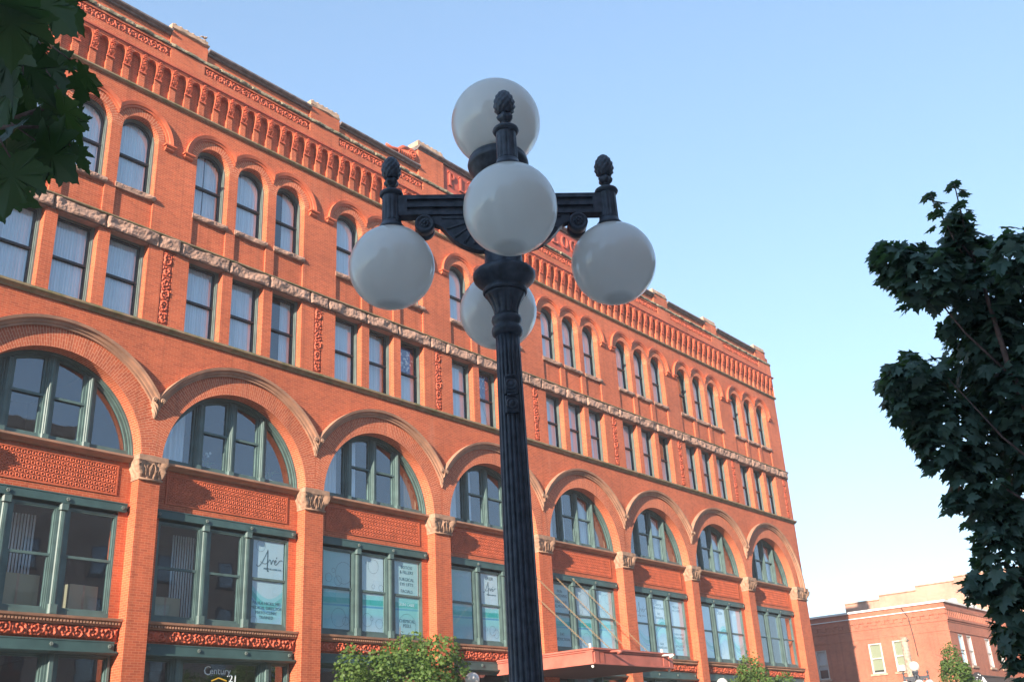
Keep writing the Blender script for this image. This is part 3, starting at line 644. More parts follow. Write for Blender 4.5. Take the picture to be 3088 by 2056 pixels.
LET = "PLYMOUTHBLOCK"; xpos = [18.92, 19.60, 20.22, 20.90, 21.66, 22.40, 23.08, 23.66, 25.52, 26.22, 26.96, 27.66, 28.36]
for ch, xx in zip(LET, xpos):
    for q in strokes(ch): mb.slab([(xx + a, 24.82 + b) for a, b in q], -.035 + .0007 * rnd.random(), .041)
part(mb, 'raised_letters', M['panelred'])
# acanthus scrolls beside the tall piers
for sx, x0 in ((-1, 17.0), (1, 30.82)):
    mb = MB()
    for r0, yy in ((.30, -.06), (.22, -.1), (.13, -.14)):
        mb.tube([(x0 + sx * (.34 + r0 * math.cos(a)), yy + .05, 25.26 + r0 * math.sin(a)) for a in [k * PI / 9 for k in range(-9, 10)]], .05, 8)
    mb.sphere((x0 + sx * .34, -.08, 25.26), .08, 12, 8)
    mb.tube([(x0 + sx * .55, 0, 25.48), (x0 + sx * .85, .0, 25.42), (x0 + sx * 1.15, .0, 25.18), (x0 + sx * 1.5, .0, 25.10), (x0 + sx * 1.8, 0, 25.16)], [.1, .11, .09, .08, .05], 10)
    for k in range(6): mb.tube([(x0 + sx * (.5 + .12 * k), -.06, 25.02), (x0 + sx * (.55 + .12 * k), -.09, 25.18), (x0 + sx * (.62 + .13 * k), -.06, 25.38 - .04 * k)], [.05, .045, .02], 6)
    mb.box(min(x0, x0 + sx * 1.7), max(x0, x0 + sx * 1.7), -.02, .3, 24.96, 25.06)
    part(mb, 'acanthus_scroll', M['terra'])
# flag of light stone courses: arch sills, second storey sills
mb = MB(); mb.sweepx([(.6, 10.02), (.30, 10.02), (.26, 10.06), (.16, 10.10), (.14, 10.12), (.14, 10.18), (.45, 10.22), (.6, 10.22)], -2.60, 2.60); archsill_me = mb.mesh('arch_sill', M['stone'])
mb = MB(); mb.sweepx([(.7, 5.50), (.26, 5.50), (.24, 5.53), (.24, 5.60), (.14, 5.64), (.12, 5.70), (.42, 5.735), (.7, 5.735)], -2.61, 2.61)
for k in range(58): mb.box(-2.56 + .089 * k, -2.51 + .089 * k, .175, .245, 5.545, 5.60)
dent_me = mb.mesh('dentil_sill', M['stone'])
def beam_mesh(z0, z1, lip):
    mb = MB(); mb.box(-2.52, 2.52, .30, .75, z0, z1); mb.box(-2.52, 2.52, .285, .31, z1 - .02, z1 + .012)
    if lip: mb.sweepx([(.7, z0 - .09), (.27, z0 - .09), (.20, z0 - .05), (.20, z0 - .005), (.7, z0 + .01)], -2.58, 2.58)
    return mb.mesh('iron_beam', M['green'])
beam2, beam1 = beam_mesh(8.60, 8.83, False), beam_mesh(4.88, 5.12, True)
mb = MB()
for k in range(6): a = k * PI / 3; mb.sphere((.034 * math.cos(a), -.02, .034 * math.sin(a)), .021, 8, 6, sc=(1, 1, 1))
mb.sphere((0, -.02, 0), .018, 8, 6); ros_me = mb.mesh('rosette', M['frame'])
for c in CX:
    bput('arch_sill', archsill_me, c); bput('dentil_sill', dent_me, c); bput('iron_beam', beam2, c); bput('iron_beam', beam1, c)
    for dx in (-2.38, -.8, .8, 2.38):
        bput('rosette', ros_me, c + dx, .29, 8.70)
        if c != CX[0]: bput('rosette', ros_me, c + dx, .29, 5.0)

# ---- windows
def curtain_mesh(a, b, z0, z1, R=None, cx=0, zc=None, amp=.02, pitch=.085, ph=0.0):
    mb = MB(); nx = max(4, int((b - a) / .021))
    def fn(u, v):
        x = a + u * (b - a); top = z1 if R is None else zc + math.sqrt(max(0.0001, R * R - (x - cx) ** 2))
        return (x, amp * math.sin(2 * PI * x / pitch + ph + .8 * noise.noise(Vector((x * 3, v, ph)))), z0 + v * (top - z0))
    mb.grid(nx, 4, fn); return mb
def pane_mesh(pts, y):
    mb = MB(); mb.face([(x, y, z) for x, z in pts][::-1]); return mb
def arched_win():
    mb = MB(); z0, zc = 18.47, 20.47
    o = lambda d: outline(-.63 + d, .63 - d, z0, .63 - d, 0, zc)
    mb.band(o(0), o(.055), .24, .36, 0, False); mb.band(o(.055), o(.085), .28, .40, 0, False)
    mb.band(o(.085), o(.135), .33, .42, 1, False)
    mb.box(-.63, .63, .24, .50, z0 - .02, z0 + .05, 0); mb.box(-.545, .545, .35, .42, z0 + .05, z0 + .13, 1)
    mb.box(-.545, .545, .31, .42, 19.67, 19.735, 1)
    mb.band(outline(-.545, .545, z0 + .1, None, zc=19.68), outline(-.49, .49, z0 + .1, None, zc=19.66), .37, .43, 1, False)
    return mb.mesh('arched_window', [M['frame'], M['greendark']])
AW = arched_win(); AWP = pane_mesh(outline(-.51, .51, 18.55, .50, 0, 20.47), .39).mesh('pane', M['glass'])
mb = MB()
def sillf(s, hw):
    def f(u, v): return (-hw + u * 2 * hw, -.03 - .07 * max(0, .6 + rough_h(u * 2 * hw, v * .2, s) + .3 * noise.noise(Vector((u * 20, v * 5, s)))) * math.sin(PI * min(1, max(0, .12 + .8 * v))) , 18.29 + v * .17)
    return f
SILLS = []
for s in range(4):
    mb = MB(); mb.grid(34, 5, sillf(s * 7.3, .66), 0, False); mb.box(-.66, .66, -.028, .26, 18.29, 18.465); SILLS.append(mb.mesh('sill', M['rough']))
CURT5 = [curtain_mesh(-.52, .52, 18.5, 0, .54, 0, 20.47, ph=q).mesh('curtain', M['curtain']) for q in (0, 2.1)]
CURT5H = curtain_mesh(.0, .52, 18.5, 0, .54, 0, 20.47).mesh('curtain', M['curtain']); CURT5L = curtain_mesh(-.52, -.05, 18.5, 0, .54, 0, 20.47).mesh('curtain', M['curtain'])
def sash_win():
    mb = MB(); z0, z1 = 14.24, 16.86
    o = lambda d, zz=z1: outline(-.628 + d, .628 - d, z0, None, zc=zz - d)
    mb.band(o(0), o(.055), .24, .36, 0, False); mb.band(o(.055), o(.09), .28, .40, 0, False); mb.band(o(.09), o(.14), .33, .42, 1, False)
    mb.box(-.628, .628, .25, .50, z0 - .02, z0 + .05, 0); mb.box(-.54, .54, .35, .42, z0 + .05, z0 + .13, 1); mb.box(-.54, .54, .31, .42, 15.50, 15.565, 1)
    mb.band(outline(-.54, .54, z0 + .1, None, zc=15.51), outline(-.485, .485, z0 + .1, None, zc=15.5), .37, .43, 1, False)
    return mb.mesh('sash_window', [M['frame'], M['greendark']])
SW = sash_win(); SWP = pane_mesh([(-.50, 14.3), (-.50, 16.73), (.50, 16.73), (.50, 14.3)], .39).mesh('pane', M['glass'])
CURT4 = [curtain_mesh(-.5, .5, 14.3, 16.74, ph=q).mesh('curtain', M['curtain']) for q in (0, 1.3)]
CURT4R = curtain_mesh(.08, .5, 14.3, 16.74).mesh('curtain', M['curtain']); CURT4L = curtain_mesh(-.5, .2, 14.3, 16.74).mesh('curtain', M['curtain'])
LOWC = curtain_mesh(-.5, .5, 14.3, 15.52).mesh('curtain', M['curtain'])
def sub(name, me, parent, y=0.0):
    o = bpy.data.objects.new(name, me); COL.objects.link(o); o.parent = parent; o.location = (0, y, 0); return o
special5 = {(2, 1): 'H', (1, 2): 'H', (5, 0): 'L'}
for i, c in enumerate(CX):
    for j, w in enumerate((-1.612, 0, 1.612)):
        o = bput('arched_window', AW, c + w); sub('pane', AWP, o); sub('sill', SILLS[(i + 2 * j) % 4], o)
        k = (i + j * 2) % 7
        if i == 2 and j == 2: sub('curtain', CURT5H, o, .50)
        elif i == 2 and j == 0: sub('curtain', CURT5L, o, .50); sub('curtain', CURT5H, o, .52)
        elif i > 3 and (i * 3 + j) % 8 == 5: sub('curtain', CURT5L, o, .45)
        elif i > 3 and (i * 3 + j) % 11 == 7: sub('curtain', CURT5H, o, .45)
        else: sub('curtain', CURT5[(i + j) % 2], o, .435)
    for j, w in enumerate((-1.612, 0, 1.612)):
        o = bput('sash_window', SW, c + w); sub('pane', SWP, o)
        if i == 2 and j == 2: sub('curtain', CURT4R, o, .5)
        elif (i, j) in ((3, 2), (4, 1)): sub('curtain', LOWC, o, .5)
        elif i == 3 and j == 1: sub('curtain', CURT4L, o, .5); sub('curtain', CURT4R, o, .56)
        elif i > 4 and (i * 3 + j) % 7 == 4: sub('curtain', CURT4R, o, .45)
        elif i > 4 and (i * 3 + j) % 9 == 2: sub('curtain', LOWC, o, .45)
        else: sub('curtain', CURT4[(i + j) % 2], o, .435)
# cloth and decals hung in three of them
flag = thing('flag', (CX[4] + 0, .46, 16.4), 'navy flag with white stars inside the flat-topped window just left of the lamp shaft', 'flag')
mb = MB(); mb.box(-.46, .46, 0, .01, -.78, .28); mb.build('cloth', M['flagblue'], flag)
mb = MB()
for a in range(4):
    for b in range(4):
        cx_, cz_ = -.36 + .2 * a + .08 * (b % 2), .2 - .16 * b
        mb.slab([(cx_ + (.045 if k % 2 == 0 else .018) * math.sin(k * PI / 5), cz_ + (.045 if k % 2 == 0 else .018) * math.cos(k * PI / 5)) for k in range(10)], -.006, -.001)
mb.build('star', M['signwhite'], flag)['kind'] = 'stuff'
mb = MB()
for k in range(3): mb.tube([(-.44 + .3 * t, -.01, -.42 - .12 * k - .16 * t * t) for t in (0, .5, 1, 1.5, 2, 2.5, 2.9)], .022, 4)
mb.build('stripe', M['signwhite'], flag)
fl2 = thing('wall_hanging', (CX[3] + 1.612, .46, 16.4), 'blue and white patterned cloth in the window left of the carved pilaster by the lamp', 'hanging cloth')
mb = MB(); mb.box(-.46, .46, 0, .01, -.78, .28); mb.build('cloth', M['flagblue'], fl2)
mb = MB()
for k in range(26):
    a, r = rnd.uniform(0, 6.28), rnd.uniform(.05, .42); x, z = r * math.cos(a), -.25 + r * math.sin(a)
    mb.slab([(x + (.07 if q % 2 == 0 else .025) * math.sin(q * PI / 5 + a), z + (.07 if q % 2 == 0 else .025) * math.cos(q * PI / 5 + a)) for q in range(10)], -.005 - .0004 * k, -.001)
mb.build('pattern', M['signwhite'], fl2)
fl3 = thing('window_poster', (CX[4] - 1.612, .47, 15.95), 'pale poster with a red leaf shape in the window right of a carved pilaster', 'poster')
mb = MB(); mb.box(-.42, .2, 0, .008, -.3, .3); mb.build('sheet', M['inkwhite'], fl3)
mb = MB(); mb.slab([(-.14 + (.14 if k % 2 == 0 else .07) * math.sin(k * PI / 7), (.14 if k % 2 == 0 else .06) * math.cos(k * PI / 7)) for k in range(14)], -.006, -.001); mb.build('leaf_motif', M['flagred'], fl3)

# big arched windows
ZA, RA = 10.10, 2.62
mb = MB()
o_ = lambda d: outline(-RA + d, RA - d, 10.20, RA - d, 0, ZA, 40)
mb.band(o_(0), o_(.06), .40, .56, 0, False); mb.band(o_(.06), o_(.11), .44, .60, 0, False)
mb.box(-2.6, 2.6, .42, .64, 10.19, 10.29, 0)
LI = [(-2.50, -1.30), (-1.04, -.13), (.13, 1.04), (1.30, 2.50)]
for xm in (-1.17, 0, 1.17):
    zt = ZA + math.sqrt(2.52 ** 2 - xm * xm)
    mb.box(xm - .13, xm + .13, .46, .66, 10.2, zt, 0); mb.box(xm - .085, xm + .085, .42, .47, 10.2, zt - .03, 0, .02); mb.box(xm - .04, xm + .04, .395, .43, 10.2, zt - .05, 0, .015)
    mb.box(xm - .115, xm + .115, .36, .47, 10.2, 10.38, 0, .03)
for k, (a, b) in enumerate(LI):
    oo = lambda d: outline(a + d, b - d, 10.29, 2.50 - d, 0, ZA, 14)
    mb.band(oo(0), oo(.07), .50, .58, 0, False); mb.box(a, b, .49, .58, 10.29, 10.40, 0)
    if k in (1, 2): mb.box(a, b, .47, .58, 11.43, 11.50, 0); mb.box(a, b, .475, .53, 11.43, 11.455, 1)
BAW = mb.mesh('arch_window', [M['framegreen'], M['greendark']])
BAP = [pane_mesh(outline(a + .04, b - .04, 10.36, 2.46, 0, ZA, 14), .55).mesh('pane', M['glass']) for a, b in LI]
CBIG = [curtain_mesh(-2.4, -1.5, 10.35, 0, 2.40, 0, ZA, .03, .16).mesh('curtain', M['curtain']), curtain_mesh(-.95, -.6, 10.35, 0, 2.4, 0, ZA, .03, .13).mesh('curtain', M['curtain']),
        curtain_mesh(.55, 1.0, 10.35, 0, 2.4, 0, ZA, .03, .13).mesh('curtain', M['curtain']), curtain_mesh(1.75, 2.42, 10.35, 0, 2.42, 0, ZA, .03, .14).mesh('curtain', M['board'])]
for i, c in enumerate(CX):
    o = bput('arch_window', BAW, c)
    for p in BAP: sub('pane', p, o)
    if i == 2: sub('curtain', CBIG[0], o, .75)
    if i >= 3: sub('curtain', CBIG[0], o, .72); sub('curtain', CBIG[1], o, .72); sub('curtain', CBIG[3], o, .72)
    if i >= 5: sub('curtain', CBIG[2], o, .74)

# second storey: mullions and three sashes a bay
def light(a, b, z0, z1, zr):
    mb = MB(); o = lambda d: outline(a + d, b - d, z0, None, zc=z1 - d)
    mb.band(o(0), o(.045), .405, .52, 0, False); mb.band(o(.045), o(.085), .425, .54, 0, False); mb.box(a, b, .40, .54, z0 - .02, z0 + .09, 0); mb.box(a + .08, b - .08, .435, .52, z0 + .09, z0 + .16, 0)
    mb.box(a + .08, b - .08, .425, .52, zr - .035, zr + .035, 0)
    mb.band(outline(a + .085, b - .085, z0 + .1, None, zc=zr - .02), outline(a + .13, b - .13, z0 + .1, None, zc=zr - .03), .445, .52, 0, False)
    return mb
L2 = [(-2.32, -.90), (-.62, .62), (.90, 2.32)]
SW2 = [light(a, b, 5.76, 8.52, 7.23).mesh('sash_window', [M['framegreen']]) for a, b in L2]
SP2 = [pane_mesh([(a + .1, 5.9), (a + .1, 8.44), (b - .1, 8.44), (b - .1, 5.9)], .468).mesh('pane', M['glass']) for a, b in L2]
mb = MB(); mb.box(-.14, .14, .40, .60, 5.74, 8.60, 0); mb.box(-.09, .09, .375, .41, 5.74, 8.6, 0, .03); mb.box(-.035, .035, .355, .38, 5.9, 8.4, 0); mb.box(-.13, .13, .31, .42, 5.74, 5.98, 0, .04); mb.box(-.13, .13, .31, .42, 8.42, 8.6, 0, .04)
MUL = mb.mesh('mullion', M['framegreen'])
def film_quads(a, b):
    mb = MB()
    for z0, z1 in ((5.93, 7.19), (7.27, 8.43)):
        mb.face([(a + .13, .476, z0), (b - .13, .476, z0), (b - .13, .476, z1), (a + .13, .476, z1)], uv=[(a + .13, z0), (b - .13, z0), (b - .13, z1), (a + .13, z1)])
    return mb
FB = [film_quads(a, b).mesh('window_film', M['filmband']) for a, b in L2]; FW = [film_quads(a, b).mesh('window_film', M['filmwave']) for a, b in L2]
def circles(mb, lst, w=.0035, m=0):
    for cx_, cz_, r in lst:
        n = 26
        for k in range(n):
            t0, t1 = 2 * PI * k / n, 2 * PI * (k + 1) / n
            mb.face([(cx_ + (r + d) * math.cos(t), -.002, cz_ + (r + d) * math.sin(t)) for t, d in ((t0, w), (t0, -w), (t1, -w), (t1, w))], m)
def ribbon(mb, pts, w, m=0):
    for k in range(len(pts) - 1):
        (x0, z0), (x1, z1) = pts[k], pts[k + 1]; L = math.hypot(x1 - x0, z1 - z0) or 1; nx_, nz_ = -(z1 - z0) / L * w, (x1 - x0) / L * w
        mb.face([(x0 + nx_, -.003, z0 + nz_), (x0 - nx_, -.003, z0 - nz_), (x1 - nx_, -.003, z1 - nz_), (x1 + nx_, -.003, z1 + nz_)], m)
def ave(mb, x, z, s, m=0):
    R_ = lambda pts, w: ribbon(mb, [(x + a * s, z + b * s) for a, b in pts], w * s, m)
    R_([(-.95, -.12), (-.85, -.22), (-.7, -.18), (-.5, .05), (-.3, .40), (-.12, .78), (-.05, .9)], .022)     # long left stroke of A
    R_([(-.05, .95), (-.05, .5), (-.04, 0), (-.06, -.35), (-.02, -.48), (.08, -.45)], .035)                    # stem
    R_([(-.62, .12), (-.4, .0), (-.2, .0), (0, .12), (.12, .32)], .018)                                      # cross stroke
    R_([(.12, .32), (.2, .28), (.26, 0), (.36, .22), (.42, .32), (.5, .25)], .024)                           # v
    R_([(.5, .12), (.62, .18), (.68, .28), (.6, .33), (.52, .2), (.54, .04), (.66, 0), (.8, .12), (.95, .3), (1.1, .36), (1.2, .3)], .024)   # e
    R_([(.66, .42), (.74, .54)], .024)
TX = {}
def films(i):
    T_ = {0: [], 1: [], 2: []}; ex = {0: MB(), 1: MB(), 2: MB()}
    if i == 2:
        T_[2] = [('PAULA HICKS, MD', 1.61, 6.48, .128, 0, 'CENTER'), ('MEDICAL DIRECTOR', 1.61, 6.34, .126, 0, 'CENTER'), ('MAYO-CLINIC', 1.61, 6.20, .128, 0, 'CENTER'), ('TRAINED', 1.61, 6.06, .128, 0, 'CENTER'), ('MEDICAL LASER SPA', 1.78, 7.55, .075, 0, 'CENTER')]
        ave(ex[2], 1.6, 7.72, .46); circles(ex[2], [(1.3, 8.25, .17), (1.15, 6.0, .12)])
    if i == 3:
        T_[2] = [('BOTOX', 1.61, 8.17, .16, 0, 'CENTER'), ('& FILLERS', 1.61, 8.0, .16, 0, 'CENTER'), ('SURGICAL', 1.61, 7.75, .16, 0, 'CENTER'), ('EYE LIFTS', 1.61, 7.58, .16, 0, 'CENTER'), ('FACIALS', 1.61, 7.34, .16, 0, 'CENTER'),
                 ('SKIN CARE', 1.61, 6.88, .16, 1, 'CENTER'), ('CHEMICAL', 1.61, 6.32, .16, 0, 'CENTER'), ('PEELS', 1.61, 6.16, .16, 0, 'CENTER')]
        circles(ex[0], [(-1.95, 7.55, .14), (-1.55, 7.48, .16), (-1.75, 7.8, .07), (-1.3, 7.75, .36), (-1.2, 7.75, .0), (-1.5, 6.3, .3), (-1.2, 6.2, .13), (-1.1, 7.9, .0)])
        circles(ex[1], [(.02, 8.1, .24), (-.3, 8.2, .03), (.02, 7.42, .07), (.38, 7.4, .1), (-.05, 6.35, .07), (.3, 6.2, .16), (-.25, 6.3, .22)]); circles(ex[2], [(1.05, 7.9, .0), (1.62, 6.2, .42)])
    if i == 4:
        T_[0] = [('MEDICAL', -1.61, 8.15, .2, 1, 'CENTER')]; T_[1] = [('LASER', 0, 8.2, .17, 0, 'CENTER'), ('MEDICAL LASER SPA', .1, 7.62, .06, 0, 'CENTER')]; T_[2] = [('SPA', 1.61, 8.2, .18, 1, 'CENTER')]
        ave(ex[1], -.05, 7.78, .36); circles(ex[0], [(-1.35, 7.75, .27), (-1.9, 7.5, .2)], m=1); circles(ex[1], [(.1, 6.3, .18), (-.3, 6.35, .08), (.3, 6.2, .16)])
    if i == 5:
        T_[0] = [('SKIN', -1.61, 8.1, .17, 0, 'CENTER'), ('TIGHTENING', -1.61, 7.92, .17, 0, 'CENTER'), ('LASER HAIR', -1.61, 7.66, .17, 0, 'CENTER'), ('REMOVAL', -1.61, 7.48, .17, 0, 'CENTER'), ('FAT', -1.61, 6.36, .17, 0, 'CENTER'), ('REDUCTION', -1.61, 6.16, .17, 0, 'CENTER')]
        circles(ex[1], [(.05, 7.9, .3), (-.35, 7.9, .22), (-.2, 7.4, .1), (.1, 6.3, .25), (-.2, 6.2, .1)]); circles(ex[2], [(1.7, 7.9, .38), (1.9, 8.1, .22), (1.5, 7.5, .2)])
    if i == 6:
        ave(ex[0], -1.62, 7.75, .46); T_[0] = [('MEDICAL LASER SPA', -1.5, 7.55, .07, 0, 'CENTER')]
        T_[1] = [('GENTLE', 0, 8.12, .15, 0, 'CENTER'), ('LIPOSUCTION', 0, 7.96, .15, 0, 'CENTER'), ('FAT', 0, 7.70, .15, 0, 'CENTER'), ('TRANSFER', 0, 7.52, .15, 0, 'CENTER'), ('HAIR', 0, 6.34, .15, 0, 'CENTER'), ('TRANSPLANT', 0, 6.18, .15, 0, 'CENTER')]
        T_[2] = [('MEDICAL', 1.61, 8.12, .16, 0, 'CENTER'), ('HCG-DIET', 1.61, 7.95, .16, 0, 'CENTER'), ('CHIN & NECK', 1.61, 6.85, .14, 0, 'CENTER'), ('TIGHTENING', 1.61, 6.68, .14, 0, 'CENTER'), ('SILHOUETTE', 1.61, 6.30, .14, 0, 'CENTER'), ('FACE LIFT', 1.61, 6.14, .14, 0, 'CENTER')]
        circles(ex[1], [(-.35, 8.3, .12)])
    if i == 7:
        T_[0] = [('MEDICAL', -1.61, 8.15, .2, 1, 'CENTER')]; T_[1] = [('LASER', 0, 8.12, .2, 0, 'CENTER')]; T_[2] = [('SPA', 1.61, 8.15, .2, 1, 'CENTER')]
        circles(ex[2], [(1.95, 7.9, .2), (1.8, 6.6, .3)], m=1); circles(ex[1], [(.2, 7.6, .1), (-.2, 6.4, .25)])
    return T_, ex
for i, c in enumerate(CX):
    for xm in (-.76, .76): bput('mullion', MUL, c + xm)
    T_, ex = films(i)
    for j in range(3):
        o = bput('sash_window', SW2[j], c); sub('pane', SP2[j], o)
        if i in (3, 4, 5, 6, 7) or (i == 2 and j == 2):
            sub('window_film', (FW if i in (6, 7) or i == 2 else FB)[j], o, 0)
            mb = text_mesh(T_[j], 'lettering', None) if T_[j] else MB(); q = ex[j]; off = len(mb.v)
            mb.v += q.v; mb.f += [tuple(k + off for k in f) for f in q.f]; mb.m += q.m; mb.s += q.s
            if mb.v: sub('lettering', mb.mesh('lettering', [M['ink'], M['inkwhite']]), o, .4735)

# ground floor shopfronts
def shopfront(mulls, name='shop_window'):
    mb = MB(); xs_ = [-2.56] + mulls + [2.56]
    for m_ in mulls: mb.box(m_ - .13, m_ + .13, .48, .72, 0, 4.80, 0); mb.box(m_ - .07, m_ + .07, .42, .49, 0, 4.8, 0, .02)
    for a, b in zip(xs_[:-1], xs_[1:]):
        a2 = a + (.13 if a != -2.56 else .0); b2 = b - (.13 if b != 2.56 else .0); o = lambda d: outline(a2 + d, b2 - d, .5, None, zc=4.82 - d)
        mb.band(o(0), o(.07), .50, .66, 0, False); mb.band(o(.07), o(.11), .55, .66, 0, False); mb.box(a2, b2, .48, .7, -.4, .62, 0)
    pn = MB()
    for a, b in zip(xs_[:-1], xs_[1:]): pn.face([(a + .15, .62, .6), (b - .15, .62, .6), (b - .15, .62, 4.74), (a + .15, .62, 4.74)])
    return mb.mesh(name, M['framegreen']), pn.mesh('pane', M['glass'])
SFA = shopfront([-.95, .93]); SFB = shopfront([-1.34, 1.70])
for i, c in enumerate(CX):
    me, pn = SFB if i == 2 else SFA
    o = bput('shop_window', me, c); sub('pane', pn, o)
    if i == 2:
        q = text_mesh([('C', -.40, 4.40, .36, 0, 'LEFT'), ('entury', -.19, 4.43, .27, 0, 'LEFT'), ('21', .47, 4.22, .30, 0, 'LEFT')], 'l', None, .004)
        off = MB(); ribbon(off, [(-.12, 4.24), (.12, 4.33), (.40, 4.25)], .018, 1)
        n0 = len(q.v); q.v += off.v; q.f += [tuple(k + n0 for k in f) for f in off.f]; q.m += off.m; q.s += off.s
        for k in range(len(q.v)): x_, y_, z_ = q.v[k]; q.v[k] = (x_ * 1.0, y_, z_)
        sub('lettering', q.mesh('lettering', [M['inkwhite'], M['gold']]), o, .60)

# ---- entrance canopy with chains
mb = MB(); cx0, cx1, cy, cz0, cz1 = 21.08, 26.30, -4.10, 4.66, 5.21
mb.box(cx0, cx1, cy, .3, cz0 + .05, cz1 - .06, 0)
mb.box(cx0 - .10, cx1 + .10, cy - .10, .3, cz1 - .06, cz1, 0); mb.box(cx0 - .05, cx1 + .05, cy - .05, .3, cz1 - .12, cz1 - .06, 0)
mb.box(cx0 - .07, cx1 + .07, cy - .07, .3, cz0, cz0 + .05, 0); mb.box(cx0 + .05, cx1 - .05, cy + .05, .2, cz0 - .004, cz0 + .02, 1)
for xx in (cx0 + .04, cx1 - .30): mb.box(xx, xx + .26, cy - .045, cy, cz0 + .05, cz1 - .12, 0)
for xx in (cx0 + .34, cx1 - .66):
    for k in range(8): mb.box(xx + .04 * k, xx + .02 + .04 * k, cy - .025, cy, cz0 + .06, cz1 - .13, 0)
mb.box(cx0 - .045, cx0, cy + .0, cy + .28, cz0 + .05, cz1 - .12, 0)
can = part(mb, 'entrance_canopy', [M['canopy'], M['canopydark']], label='flat rust red canopy hung on four chains over the door')
for xx, xe in ((21.79, 21.30), (23.35, 22.55), (24.91, 23.75), (26.17, 25.05)):
    ch = MB(); p0, p1 = Vector((xx, .28, 8.72)), Vector((xe, cy + .25, 5.24)); n = 62; d = (p1 - p0) / n; u = d.normalized(); sd = u.orthogonal().normalized()
    for k in range(n):
        a = p0 + d * k; s1 = sd if k % 2 else u.cross(sd); w = .024; pts = [a - s1 * w * .5, a + u * .012 - s1 * w, a + d - u * .012 - s1 * w, a + d, a + d - u * .012 + s1 * w, a + u * .012 + s1 * w, a + s1 * w * .5]
        ch.tube(pts, .010, 4)
    o = ch.build('chain', M['chain'], can)
for xx in (cx0 + .1, cx1 - .1):
    q = MB(); q.lathe([(.02, .06), (.03, .03), (.05, 0), (.055, -.05), (.03, -.09), (.005, -.1)], 12, (xx, cy + .12, cz0 - .02)); q.build('lamp_bulb', M['bulb'], can)
for xx in (cx0 + 1.0, cx1 - .75):
    q = MB(); q.tube([(xx, cy + .05, cz1 - .10), (xx - .05, cy - .55, cz1 - .12)], .035, 8); q.tube([(xx - .05, cy - .55, cz1 - .12), (xx - .03, cy - .40, cz1 - .20)], [.05, .06], 8); q.build('spot_lamp', M['white'] if xx > 24 else M['canopy'], can)
for xx in (cx0 + .02, cx1 - .5): q = MB(); q.box(xx, xx + .06, cy + .1, cy + .16, cz1, cz1 + .16); q.build('chain_bracket', M['white'], can)

# ---- boards and boxes standing inside the second storey windows
def crate(x, y, z, w, h, d, rz, label):
    t = thing('cardboard_box', (x, y, z), label, 'box', rz=rz); mb = MB(); mb.box(-w / 2, w / 2, 0, d, 0, h); mb.build('carton', M['board'], t)
    mb = MB(); mb.box(-.03, .03, -.004, d + .004, h * .0, h + .003); mb.build('tape', M['palestone'], t); return t
mb = MB(); mb.box(XL + .1, XR - .1, .66, 1.0, 5.60, 5.86); part(mb, 'window_ledge', M['interior'])
crate(CX[1] - .05, .72, 5.86, 1.15, .88, .10, .05, 'wide flat tan carton inside the middle lower sash of the leftmost bay')
crate(CX[1] + 1.75, .75, 5.86, .85, .74, .30, .10, 'tall tan box inside the right lower sash of the leftmost bay')
crate(CX[2] - 1.70, .74, 5.86, .95, .62, .14, .0, 'tan carton inside the left lower sash of the bay with the logo window film')
BL = MB()
for k in range(9): BL.box(k * .085, k * .085 + .05, 0, .012, 0, 2.5)
bl_me = BL.mesh('blind', M['curtain'])
for x_, lab in ((CX[1] - .32, 'white vertical blind strips behind the middle sash of the leftmost bay'), (CX[2] - 1.35, 'white vertical blind strips behind the left sash of the bay with the carton')):
    t = thing('vertical_blind', (x_, 1.15, 5.88), lab, 'blind'); put('blind_slats', bl_me, t)
# pots inside the third storey window of the second bay
for x_, lab, s_ in ((CX[2] + 1.75, 'leafy plant in a pale pot in the right corner of a big arched window', 1.0), (CX[2] - .55, 'thin orchid with white flowers behind the left centre sash of a big arched window', .8)):
    t = thing('potted_plant', (x_, .85, 10.3), lab, 'plant')
    mb = MB(); mb.lathe([(.09 * s_, 0), (.13 * s_, .16), (.14 * s_, .2)], 14); mb.build('pot', M['white'], t)
    mb = MB(); r2 = random.Random(int(x_ * 10))
    for k in range(16):
        a = r2.uniform(0, 6.28); L_ = r2.uniform(.2, .5) * s_; mb.tube([(0, 0, .18), (.4 * L_ * math.cos(a), .4 * L_ * math.sin(a) * .5, .18 + .6 * L_), (L_ * math.cos(a), L_ * math.sin(a) * .5, .18 + .7 * L_)], [.008, .02, .004], 5)
    mb.build('leaves', M['leafgreen'], t)
    if s_ < 1:
        mb = MB(); [mb.sphere((dx, -.05, dz), .045, 8, 6) for dx, dz in ((-.08, .62), (.04, .66), (-.02, .55))]; mb.build('flower', M['white'], t)
# sill under the plants
mb = MB(); mb.box(XL + .1, XR - .1, .62, 1.2, 10.12, 10.30); part(mb, 'window_ledge', M['interior'])
# pigeon on the first parapet cap
t = thing('pigeon', (6.60, .02, 25.33), 'small grey pigeon on the right end of the nearest stone parapet cap', 'bird')
mb = MB(); mb.sphere((0, 0, .11), .065, 14, 10, sc=(1.45, .9, .85)); mb.sphere((.10, 0, .19), .034, 10, 8); mb.tube([(.06, 0, .13), (.09, 0, .17)], [.05, .032], 8); mb.tube([(-.08, 0, .11), (-.2, 0, .07)], [.045, .02], 8); mb.tube([(.125, 0, .19), (.155, 0, .183)], [.01, .003], 6)
mb.tube([(.0, .02, .06), (.0, .02, 0)], .006, 5); mb.tube([(.0, -.02, .06), (.0, -.02, 0)], .006, 5); mb.xform(Matrix.Scale(.8, 4)); mb.build('body', M['palestone'], t)

